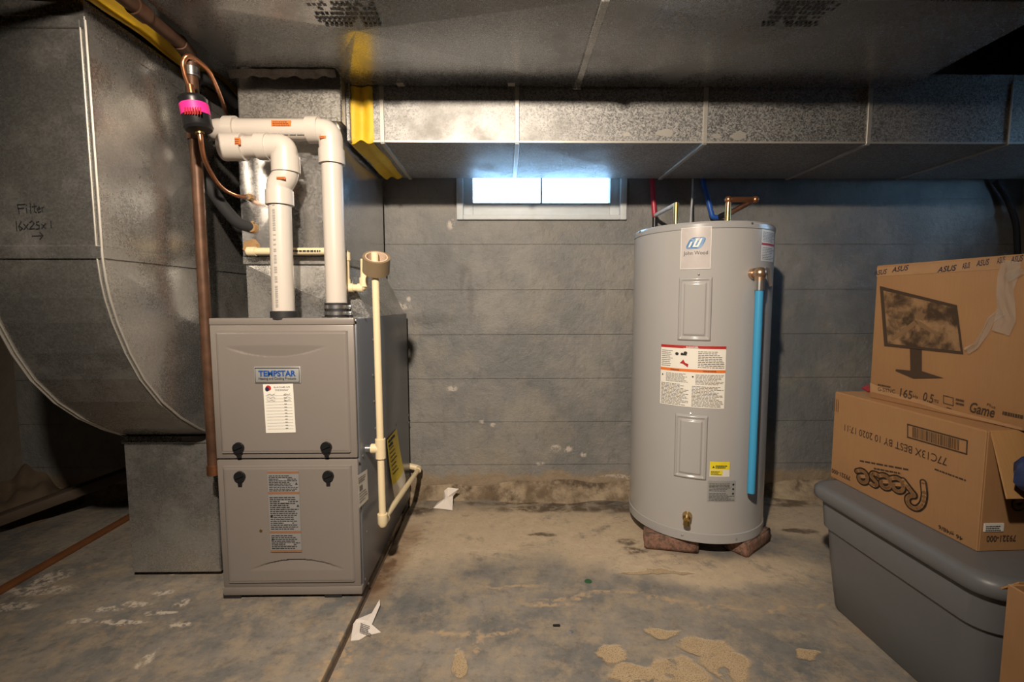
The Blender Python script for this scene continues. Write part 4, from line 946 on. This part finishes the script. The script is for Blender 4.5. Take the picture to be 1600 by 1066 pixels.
MB().tube([(cold.x, py_, ztop_+.01), (cold.x, py_, zc1-.03)], .0125, 16).build('riser', 'brass', cp)
MB().tube(smooth_path([(cold.x, py_, zc1-.04), (cold.x, py_, zc1), (cr.x, py_, zc1), (cr.x, 2.10, zc1-.012)], .018, 5), .011, 16).build('copper_loop', 'copper', cp)
for q_ in ((cold.x, py_, zc1), (cr.x, py_, zc1)): MB().sphere(q_, .0150, 14).build('elbow', 'copper', cp)
bk2 = pY(1113, 340, 2.185)
MB().tube([(cr.x, 2.09, zc1-.011), Vector((cr.x-.02, 2.16, zc1-.02))], .0135, 14).build('coupling', 'black_plastic', cp)
MB().tube(smooth_path([(cr.x-.015, 2.15, zc1-.018), (bk2.x+.03, 2.185, bk2.z), bk2, pY(1107, 315, 2.188), pY(1098, 285, 2.19), (pY(1096, 270, 2.192).x, 2.192, 2.0)], .03, 6), .0115, 14).build('blue_tube', 'pex_blue', cp)
tag(MB().tube(smooth_path([pY(1079, 348, 2.0), pY(1080, 330, 2.10), pY(1082, 300, 2.185), (pY(1082, 285, 2.19).x, 2.19, 1.9)], .03, 6), .004, 10).build('power_cable', 'cable_white'), 'thin white cable rising from heater top between the water pipes', 'cable')
# bricks under the heater
def brick(corner_px, ang, lab, L=.20, Wd=.09, H=.057):
    c = pZ(*corner_px, 0); rg = random.Random(int(ang*100)+3); m = MB(); nx, ny, nz = 10, 5, 4
    bm = bmesh.new(); bmesh.ops.create_cube(bm, size=1); bmesh.ops.scale(bm, vec=(L, Wd, H), verts=bm.verts); bmesh.ops.translate(bm, vec=(L/2, Wd/2, H/2), verts=bm.verts)
    bmesh.ops.bevel(bm, geom=bm.edges[:], offset=.004, segments=2, affect='EDGES'); bmesh.ops.subdivide_edges(bm, edges=bm.edges[:], cuts=3, use_grid_fill=True)
    for v in bm.verts:
        if v.co.z > .001: v.co += Vector((rg.uniform(-1, 1), rg.uniform(-1, 1), rg.uniform(-1, .2)))*.0011
    me = bpy.data.meshes.new('brick'); bm.to_mesh(me); bm.free(); me.materials.append(MATS['brick_clay'])
    me.polygons.foreach_set('use_smooth', [True]*len(me.polygons))
    o = bpy.data.objects.new('clay_brick', me); COL.objects.link(o); o.location = (c.x, c.y, 0); o.rotation_euler = (0, 0, ang); return tag(o, lab, 'brick')
brick((1007, 858), R(-13), 'red clay brick under heater below the brass drain valve', L=.195)
brick((1168, 873), R(38), 'red clay brick sticking out under heater below the blue tube', L=.195)
c = pZ(1090, 800, .0); brick((1030, 806), R(4), 'red clay brick under heater hidden at the wall side')

# ================================================================== TOTE AND BOXES ON THE RIGHT
def rrect(x0, x1, y0, y1, r, n=8):
    pts = []
    for (cx_, cy_, a0) in ((x1-r, y1-r, 0), (x0+r, y1-r, 90), (x0+r, y0+r, 180), (x1-r, y0+r, 270)):
        for k in range(n+1): a = R(a0+90*k/n); pts.append((cx_+r*cos(a), cy_+r*sin(a)))
    return pts
def loft(mb, secs, cap=True):
    """secs: list of (outline2d, z)"""
    n = len(secs[0][0]); vs = [(x, y, z) for pts, z in secs for x, y in pts]
    fs = [(i*n+k, i*n+(k+1) % n, (i+1)*n+(k+1) % n, (i+1)*n+k) for i in range(len(secs)-1) for k in range(n)]
    if cap: fs += [tuple(range(n-1, -1, -1)), tuple(range((len(secs)-1)*n, len(secs)*n))]
    return mb.add(vs, fs)
tl = thing('storage_tote', 'large grey plastic storage tote with lid under the cardboard boxes', 'tote', (1.26, 1.17, 0), R(1.2))
LX, LY = .245, .235     # half sizes at the floor
def sec(e, z, r=.06, ex=0): return (rrect(-LX-e, LX+e, -LY-e, LY+e, r), z)
loft(MB(), [sec(-.006, .0), sec(0, .008), sec(.012, .13), sec(.020, .245), sec(.028, .252), sec(.034, .345), sec(.030, .352)]).build('body', 'tote_grey', tl, local=True, smooth=40)
loft(MB(), [sec(.030, .338), sec(.046, .338), sec(.050, .346), sec(.050, .366), sec(.042, .377), sec(.028, .379), sec(.020, .3785)]).build('lid', 'tote_grey', tl, local=True, smooth=50)
m = MB(); loft(m, [(rrect(-LX-.034, -LX-.016, -.15, .15, .008), .02), (rrect(-LX-.034, -LX-.02, -.15, .15, .006), .022)], True)
MB().box(-.10, .10, LY+.02, LY+.052, .215, .255).build('handle', 'tote_grey', tl, local=True, bevel=.01)
for k in range(4): MB().box(.06+.018*k, .064+.018*k, -LY-.052, -LY-.02, .345, .368).build('lid_rib', 'tote_grey', tl, local=True, bevel=.001, seg=1)
MB().box(-.05, -.035, -LY-.0335, -LY-.025, .25, .31).build('sticker', 'label_white', tl, local=True, smooth=0)
# generic carton helper: local frame, s runs from far corner to near corner on the left face (face x = 0), interior to +x
def carton(name, label, far, near, z, depth, H, mat='cardboard'):
    far, near = Vector((*far, 0)), Vector((*near, 0)); d = near-far; L = d.length; rz = math.atan2(d.x, -d.y)   # local -y runs far->near
    t_ = thing(name, label, 'cardboard box', (far.x, far.y, z), rz); return t_, L
def faceL(t_, off=.0012): # (s, z) on the left face to local coords
    return lambda s, z: Vector((-off, -s, z))
def px2face(t_, u, v):
    q = Matrix.Rotation(-t_.rotation_euler.z, 3, 'Z'); o_ = q @ (O-t_.location); d = q @ ray(u, v); p = o_+d*(-o_.x/d.x); return -p.y, p.z
def textL(m, t_, s, uvL, uvR, h, off=.0012, flip=False, bold=0, shear=0, box=None):
    a, b = px2face(t_, *uvL), px2face(t_, *uvR); c = ((a[0]+b[0])/2, (a[1]+b[1])/2); w = math.hypot(b[0]-a[0], b[1]-a[1]); an = math.atan2(b[1]-a[1], b[0]-a[0])
    if flip: an += pi
    ca, sa = cos(an), sin(an)
    return write(m, s, w, h, lambda x, y: Vector((-off, -(c[0]+x*ca-y*sa), c[1]+x*sa+y*ca)), bold, shear, box)
def shell(t_, L, D, H, th=.005, open_near=False):
    MB().box(0, th, -L, 0, 0, H).build('side_panel', 'cardboard', t_, local=True, bevel=.0015, seg=1)
    MB().box(D-th, D, -L, 0, 0, H).build('side_panel', 'cardboard', t_, local=True, bevel=.0015, seg=1)
    MB().box(th, D-th, -th, 0, 0, H).build('end_panel', 'cardboard', t_, local=True, bevel=.0015, seg=1)
    MB().box(th, D-th, -L, -L+th, 0, H).build('end_panel', 'cardboard', t_, local=True, bevel=.0015, seg=1)
    MB().box(th, D-th, -L+th, -th, 0, th).build('bottom_panel', 'cardboard', t_, local=True, smooth=0)
# --- candy carton, upside down
rb_, L = carton('candy_carton', 'upside-down brown candy carton on the tote with one end flap hanging open', (1.050, 1.464), (1.064, 1.005), .379, .34, .276)
RH, RD = .277, .345
shell(rb_, L, RD, RH)
MB().box(.001, RD-.001, -L+.002, -.001, RH-.003, RH+.002).build('top_panel', 'cardboard', rb_, local=True, bevel=.0012, seg=1)
# end flap hanging outwards
fa = Vector((.012, -L+.004, RH)); fb = Vector((-.012, -L-.060, RH-.128)); wv_ = Vector((RD-.03, 0, 0))
nf = Vector((0, -.9, .43))*.004
MB().add([fa, fa+wv_, fb+wv_, fb, fa+nf, fa+wv_+nf, fb+wv_+nf, fb+nf], [(0, 1, 2, 3), (7, 6, 5, 4), (0, 4, 5, 1), (1, 5, 6, 2), (2, 6, 7, 3), (3, 7, 4, 0)]).build('end_flap', 'cardboard_inner', rb_, local=True, smooth=0)
for (st, a, b, hh, bo) in (('77C13X BEST BY 10 2020 17:11', (1320, 668), (1480, 722), .020, 0), ('79321-000', (1300, 735), (1329, 748), .014, .02), ('46 g/48/6', (1467, 822), (1505, 842), .013, .02),):
    m = MB(); textL(m, rb_, st, a, b, hh, flip=True, bold=bo); m.build('printed_line', 'ink_brown', rb_, local=True, smooth=0)
m = MB()
def rowsL(t_, uvL, uvR, h, seed, off=.0012):
    a, b = px2face(t_, *uvL), px2face(t_, *uvR); m_ = MB(); d_ = Vector((b[0]-a[0], b[1]-a[1])); n_ = Vector((-d_.y, d_.x)).normalized()
    rows(m_, 0, 1, -h/2, h/2, 1, lambda x, y: Vector((-off, -(a[0]+d_.x*x+n_.x*y), a[1]+d_.y*x+n_.y*y)), .9, seed, 1.2)
    m_.build('small_print', 'ink_brown', t_, local=True, smooth=0)['kind'] = 'stuff'
rowsL(rb_, (1344, 720), (1420, 734), .005, 81); rowsL(rb_, (1366, 732), (1408, 740), .005, 82); rowsL(rb_, (1461, 733), (1510, 751), .004, 83)
# barcode
c1, c2, c3, c4 = [px2face(rb_, *q_) for q_ in ((1418, 662), (1513, 688), (1512, 711), (1418, 684))]
def bf(a, b): 
    x = (c1[0]*(1-a)+c2[0]*a)*(1-b)+(c4[0]*(1-a)+c3[0]*a)*b; z = (c1[1]*(1-a)+c2[1]*a)*(1-b)+(c4[1]*(1-a)+c3[1]*a)*b; return Vector((-.0012, -x, z))
for (a, b, c, d) in ((0, 1, 0, .09), (0, 1, .91, 1), (0, .02, 0, 1), (.98, 1, 0, 1)): m.quad(bf(a, c), bf(b, c), bf(b, d), bf(a, d))
rg = random.Random(5); x = .10
while x < .88: w = rg.choice((.006, .010, .016)); m.quad(bf(x, .14), bf(x+w, .14), bf(x+w, .86), bf(x, .86)); x += w+rg.choice((.006, .009, .014))
m.build('barcode', 'ink_brown', rb_, local=True, smooth=0); m = MB()
sA, sB = px2face(rb_, 1302, 622), px2face(rb_, 1312, 645)
rg = random.Random(9)
for k in range(4):
    x = sA[0]+(sB[0]-sA[0])*k/4; m.quad(*[Vector((-.0012, -a, b)) for a, b in ((x, sA[1]), (x+.002, sA[1]), (x+.002, sB[1]), (x, sB[1]))])
m.build('recycling_mark', 'ink_brown', rb_, local=True, smooth=0)
# outlined word
def esc(x): return [(x-.34, .40), (x+.34, .52), (x+.28, .84), (x, .96), (x-.32, .82), (x-.42, .46), (x-.28, .12), (x+.06, 0), (x+.46, .16)]
WORD = [[(-.10, -.05), (-.12, .75), (.08, 1.45), (.52, 1.86), (.98, 1.72), (1.08, 1.30), (.80, 1.02), (.48, .98), (.80, .62), (1.20, .10)], esc(1.62), esc(2.52),
        [(3.62, .84), (3.36, .98), (3.10, .78), (3.32, .52), (3.60, .30), (3.42, .03), (3.04, .08)], esc(4.28)]
def bubble(fn, hw_):
    """rounded thick pen strokes of the word, mapped by fn from letter units"""
    m_ = MB()
    for p in WORD:
        q_ = [Vector((v.x, v.y)) for v in smooth_path([(a, b, 0) for a, b in p], .3, 4)]; L_ = []; R_ = []
        for k, v in enumerate(q_):
            d_ = (q_[min(k+1, len(q_)-1)]-q_[max(k-1, 0)]).normalized(); n_ = Vector((-d_.y, d_.x))*hw_; L_.append(v+n_); R_.append(v-n_)
        for k in range(len(q_)-1): m_.quad(fn(*L_[k]), fn(*L_[k+1]), fn(*R_[k+1]), fn(*R_[k]))
        for c_ in q_[::2]+[q_[-1]]: m_.add([fn(c_.x+hw_*cos(2*pi*t/12), c_.y+hw_*sin(2*pi*t/12)) for t in range(12)], [tuple(range(12))])
    return m_
def word_on(t_, uvR, uvE, h, off):
    """R starts at uvR, last letter ends at uvE (the word runs right to left, upside down)"""
    a, b = px2face(t_, *uvR), px2face(t_, *uvE); dx = Vector((b[0]-a[0], b[1]-a[1]))/5.0; dy = Vector((dx.y, -dx.x)).normalized()*h/2.1
    if dy.y > 0: dy = -dy
    return lambda x, y: Vector((-off, -(a[0]+dx.x*(x+.2)+dy.x*y), a[1]+dx.y*(x+.2)+dy.y*y))
bubble(word_on(rb_, (1446, 756), (1338, 733), .080, .0012), .24).build('brand_outline', 'ink_brown', rb_, local=True, smooth=0)
bubble(word_on(rb_, (1446, 756), (1338, 733), .080, .0019), .13).build('brand_fill', 'cardboard', rb_, local=True, smooth=0)
# end face print
fe = lambda cx_, cz_, off=.0012: (lambda a, b: Vector((cx_-a, -L-off, cz_-b)))
m3 = MB(); write(m3, '79321-000', .07, .015, fe(.055, .030), .02); m3.build('printed_line', 'ink_brown', rb_, local=True, smooth=0)
for off_, hw_, mt_, nm_ in ((.0012, .24, 'ink_brown', 'brand_outline'), (.0019, .13, 'cardboard', 'brand_fill')):
    bubble(lambda x, y: Vector((.235-.034*x, -L-off_, .135-.036*y)), hw_).build(nm_, mt_, rb_, local=True, smooth=0)
stk = MB().box(.012, .058, -L-.002, -L, .047, .066).build('sticker', 'label_white', rb_, local=True, smooth=0)
m = MB(); rows(m, .015, .055, .049, .063, 3, lambda a, b: Vector((a, -L-.0028, b)), .5, 61); m.build('sticker_print', 'ink_black', stk, local=True, smooth=0)
# --- monitor carton
mz = .379+RH+.0025
mp0 = pZ(1358, 621, mz); mp1 = pZ(1600, 674, mz); dm = (mp1-mp0).normalized(); mp1 = mp0+dm*.62
mb_, L2 = carton('monitor_carton', 'brown cardboard carton printed with a computer monitor, taped along its top', (mp0.x, mp0.y), (mp1.x, mp1.y), mz, .20, .37)
MH = px2face(mb_, 1360, 419)[1]; MD = .19
MB().box(0, MD, -L2, 0, 0, MH).build('body', 'cardboard', mb_, local=True, bevel=.003)
MB().box(-.001, MD+.001, -L2, .001, MH-.002, MH+.005).build('top_flap', 'cardboard', mb_, local=True, bevel=.002, seg=1)
def poly(m, t_, px, off): m.add([Vector((-off, -px2face(t_, u, v)[0], px2face(t_, u, v)[1])) for u, v in px], [tuple(range(len(px)))])
m = MB(); poly(m, mb_, [(1375, 447), (1496, 477), (1506, 554), (1382, 541)], .0012); poly(m, mb_, [(1422, 544), (1441, 546), (1441, 583), (1423, 580)], .0012); poly(m, mb_, [(1400, 577), (1422, 579), (1441, 580), (1475, 591), (1428, 592), (1400, 580)], .0013)
m.build('printed_monitor', 'ink_brown', mb_, local=True, smooth=0)
m = MB(); poly(m, mb_, [(1381, 454), (1493, 481), (1502, 549), (1388, 537)], .0018); m.build('printed_screen', 'printed_picture', mb_, local=True, smooth=0)
m = MB(); poly(m, mb_, [(1392, 530), (1418, 510), (1430, 500), (1436, 505), (1424, 515), (1396, 533)], .0024); poly(m, mb_, [(1428, 500), (1440, 503), (1472, 525), (1468, 526), (1440, 512)], .0024); poly(m, mb_, [(1431, 497), (1436, 487), (1447, 491), (1444, 502)], .0024)
m.build('printed_aircraft', 'ink_mid', mb_, local=True, smooth=0)
# taped strip along the top with printed words
m = MB(); poly(m, mb_, [(1361, 420), (1600, 402), (1600, 421), (1530, 424), (1361, 434)], .0008)
MB().quad(*[Vector((-.0008, -s, z)) for s, z in ((0, MH-.026), (L2, MH-.026), (L2, MH), (0, MH))]).build('sealing_tape', 'kraft_worn', mb_, local=True, smooth=0)
m = MB()
for (u0, v0, u1, v1) in ((1366, 427, 1387, 424), (1394, 422, 1421, 418), (1465, 422, 1496, 418), (1504, 416, 1517, 414), (1526, 412, 1547, 409), (1558, 408, 1572, 405), (1580, 406, 1600, 403)):
    m = MB(); textL(m, mb_, 'ASUS', (u0, v0), (u1, v1), .014, .0018, False, .012, .35); m.build('tape_word', 'ink_navy', mb_, local=True, smooth=0)
for (st, a, b, hh, bo, sh) in (('165', (1407, 613), (1426, 618), .024, .012, 0), ('Hz', (1427, 619), (1435, 621), .010, 0, 0), ('0.5', (1443, 619), (1459, 624), .024, .012, 0), ('ms', (1460, 626), (1467, 628), .008, 0, 0),
        ('G-SYNC', (1372, 608), (1399, 612), .011, .01, 0), ('Game', (1516, 636), (1555, 645), .026, .02, .2), ('Plus', (1543, 632), (1556, 637), .007, 0, 0),):
    m = MB(); textL(m, mb_, st, a, b, hh, bold=bo, shear=sh); m.build('printed_word', 'ink_brown', mb_, local=True, smooth=0)
rowsL(mb_, (1372, 601), (1392, 605), .005, 84); rowsL(mb_, (1494, 624), (1507, 627), .006, 85); rowsL(mb_, (1494, 630), (1507, 633), .006, 86); rowsL(mb_, (1567, 645), (1600, 652), .009, 87)
m = MB()
for a, b in (((1475, 618), (1490, 622)), ((1475, 630), (1490, 634)), ((1475, 618), (1475, 630)), ((1490, 622), (1490, 634)), ((1480, 637), (1487, 639))):
    strokes(m, [[px2face(mb_, *a), px2face(mb_, *b)]], lambda s, z: Vector((-.0014, -s, z)), .0018)
m.build('printed_icon', 'ink_brown', mb_, local=True, smooth=0)
# crumpled clear tape
def ctape(px, w, seed):
    pts = [px2face(mb_, u, v) for u, v in px]; rg = random.Random(seed); m = MB(); vs = []
    for i, p in enumerate(pts):
        a = pts[max(i-1, 0)]; b = pts[min(i+1, len(pts)-1)]; d = Vector((b[0]-a[0], b[1]-a[1])).normalized(); n = Vector((-d.y, d.x))
        for k in range(5):
            s = (k/4-.5)*w*rg.uniform(.85, 1.1); vs.append(Vector((-.002-rg.uniform(0, .006), -(p[0]+n.x*s), p[1]+n.y*s)))
    m.add(vs, [(i*5+k, i*5+k+1, i*5+k+6, i*5+k+5) for i in range(len(pts)-1) for k in range(4)]); m.build('clear_tape', 'clear_tape', mb_, local=True, smooth=0)
ctape([(1584, 408), (1577, 430), (1572, 455), (1573, 480), (1575, 500), (1565, 520)], .036, 1)
ctape([(1570, 487), (1550, 500), (1540, 520), (1527, 540), (1513, 549)], .017, 2)
ctape([(1600, 422), (1585, 430), (1575, 435)], .020, 3)
# worn scuff along the lower edge
m = MB(); rg = random.Random(8)
top_ = [(u, 600+ (u-1470)*.17 + rg.uniform(-5, 7)) for u in range(1478, 1600, 7)]
poly(m, mb_, [(1360, 612), (1400, 622), (1440, 632), (1470, 642), (1598, 673), (1598, 668), (1470, 636), (1440, 625), (1400, 615), (1360, 598)], .0009); m.build('worn_edge', 'kraft_worn', mb_, local=True, smooth=0)
tag(MB().prism([pZ(1346, 607, mz+.001), pZ(1357, 602, mz+.001), pZ(1360, 612, mz+.001), pZ(1356, 613, mz+.001)], (0, 0, .003)).build('red_scrap', 'red_scrap'), 'small red scrap on the candy carton beside the monitor carton', 'scrap')
# --- blue bag on the flap
bl = MB(); cb = Vector((1.135, .912, .588)); N1, N2 = 18, 12
def bagf(i, j):
    a = 2*pi*i; e = -pi/2+pi*j; r = 1+.16*sin(3*a+2*e)+.10*sin(5*a+1)*cos(3*e)+.05*sin(9*a-4*e)
    return cb+Vector((cos(e)*cos(a)*.075*r, cos(e)*sin(a)*.045*r, sin(e)*.055*r))
bl.grid(bagf, N1, N2); tag(bl.build('blue_bag', 'bag_blue', smooth=80), 'dark blue crumpled bag lying on the open carton flap', 'bag')
# --- open carton in the near right corner
nq = pY(1574, 912, .80)
nb = thing('open_carton', 'worn open cardboard carton standing on floor in front of the grey tote', 'cardboard box', (nq.x, .80, 0), R(-3))
NW, ND, NH = .42, .36, nq.z
for b in ((0, .005, -ND, 0), (NW-.005, NW, -ND, 0), (.005, NW-.005, -.005, 0), (.005, NW-.005, -ND, -ND+.005)):
    MB().box(*b, 0, NH).build('side_panel', 'cardboard', nb, local=True, bevel=.0015, seg=1)
MB().box(.005, NW-.005, -ND+.005, -.005, 0, .005).build('bottom_panel', 'cardboard', nb, local=True, smooth=0)
def flap(name, a, b, out, dz, w):
    a, b = Vector(a), Vector(b); o_ = Vector(out)*w+Vector((0, 0, dz)); th = Vector((0, 0, .004)); vs = [a, b, b+o_, a+o_]
    MB().add(vs+[p+th for p in vs], [(0, 1, 2, 3), (7, 6, 5, 4), (0, 4, 5, 1), (1, 5, 6, 2), (2, 6, 7, 3), (3, 7, 4, 0)]).build(name, 'cardboard_inner', nb, local=True, smooth=0)
flap('flap', (.02, 0, NH), (NW, 0, NH), (0, 1, 0), -.03, .03); flap('flap', (NW, -ND, NH), (NW, 0, NH), (1, 0, 0), -.04, .14); flap('flap', (0, -ND, NH), (NW, -ND, NH), (0, -1, 0), -.06, .12)

# ================================================================== SMALL THINGS ON THE FLOOR
def sheet(px, zs, name, label, z0_=.002, mat='paper_scrap'):
    m = MB(); c = pZ(sum(p[0] for p in px)/len(px), sum(p[1] for p in px)/len(px), 0)
    vs = [q_ if q_.y < 2.135 else pY(u, v, 2.135) for (u, v), q_ in zip(px, [pZ(u, v, z) for (u, v), z in zip(px, zs)])]; n = len(vs); cc_ = sum(vs, Vector())/n+Vector((0, 0, .006)); vs2 = [v-Vector((0, 0, .0015)) for v in vs]
    m.add(vs+[cc_]+vs2, [(i, (i+1) % n, n) for i in range(n)]+[(i, n+1+i, n+1+(i+1) % n, (i+1) % n) for i in range(n)]+[tuple(range(2*n, n, -1))])
    return tag(m.build(name, mat, smooth=0), label, 'paper')
sc = sheet([(548, 1001), (552, 975), (557, 968), (584, 957), (593, 937), (594, 945), (581, 976), (595, 988), (573, 993), (561, 1000)], [.002, .006, .012, .010, .016, .012, .006, .002, .004, .002], 'paper_scrap', 'torn white printed paper lying on the floor joint before furnace')
m = MB(); rg = random.Random(2); q0, q1, q2 = pZ(563, 972, .0145), pZ(582, 979, .010), pZ(560, 990, .0125)
rows(m, .05, .95, .1, .95, 6, lambda a, b: q0+(q1-q0)*a+(q2-q0)*b+Vector((0, 0, .0012)), .45, 3); m.build('paper_print', 'ink_grey', sc, smooth=0)
sheet([(677, 794), (684, 785), (693, 784), (694, 767), (700, 762), (717, 764), (708, 775), (707, 797), (690, 795)], [.004, .010, .012, .03, .034, .03, .022, .004, .004], 'paper_scrap', 'crumpled white paper scrap at the foot of the block wall')
tag(MB().lathe([(.004, 0), (.0065, .0005), (.0065, .002), (.004, .0025)], tuple(pZ(892, 988, 0)), 16).build('washer', 'steel'), 'small steel washer lying on the worn concrete floor', 'washer')
c = pZ(919, 909, 0); tag(MB().lathe([(.001, 0), (.013, .0004), (.012, .002), (.001, .0026)], (c.x, c.y, 0), 12).build('green_disc', 'green_scrap'), 'small dark green disc lying on the floor', 'scrap')
c = pZ(870, 979, 0); tag(MB().box(c.x-.012, c.x+.010, c.y-.004, c.y+.004, 0, .006).build('black_chip', 'black_plastic', bevel=.003), 'tiny black chip lying on the worn concrete floor', 'scrap')
# rusty strip, beam and rubble in the left corner
a, b = pZ(0, 932, .004), pZ(208, 808, .004)
tag(MB().box(-1.664, -1.632, 1.0, 2.08, .004, .018).build('wood_strip', 'wood_strip', bevel=.002), 'thin reddish brown wooden strip lying on floor left of the return duct', 'wood strip')
a = pZ(-30, 815, .08); b = pY(205, 737, 2.12); dd = (b-a).normalized(); sd = Vector((dd.y, -dd.x, 0)).normalized()*.03; uz = Vector((0, 0, .022))
a = a-dd*.15; a.z = .024
tag(MB().prism([a-sd-uz*.9, a+sd-uz*.9, a+sd+uz, a-sd+uz], b-a).build('timber_beam', 'wood_dark', bevel=.003), 'old dark timber lying on the floor towards the wall corner', 'timber')
def mound(i, j):
    x = -2.31+.34*i; y = 1.90+.30*j; r = max(0, 1-((x+2.31)/.33)**2)*max(0, 1-((y-2.21)/.32)**2)
    z = .18*r*(.8+.25*sin(x*23)*sin(y*19)+.1*sin(x*61+y*47))-.004; return (x, y, z if r > 0 else -.002)
mo = tag(MB().grid(mound, 26, 24).build('rubble_heap', 'soil'), 'brown heap of crumbled earth and mortar in the dark wall corner', 'rubble'); mo['kind'] = 'stuff'
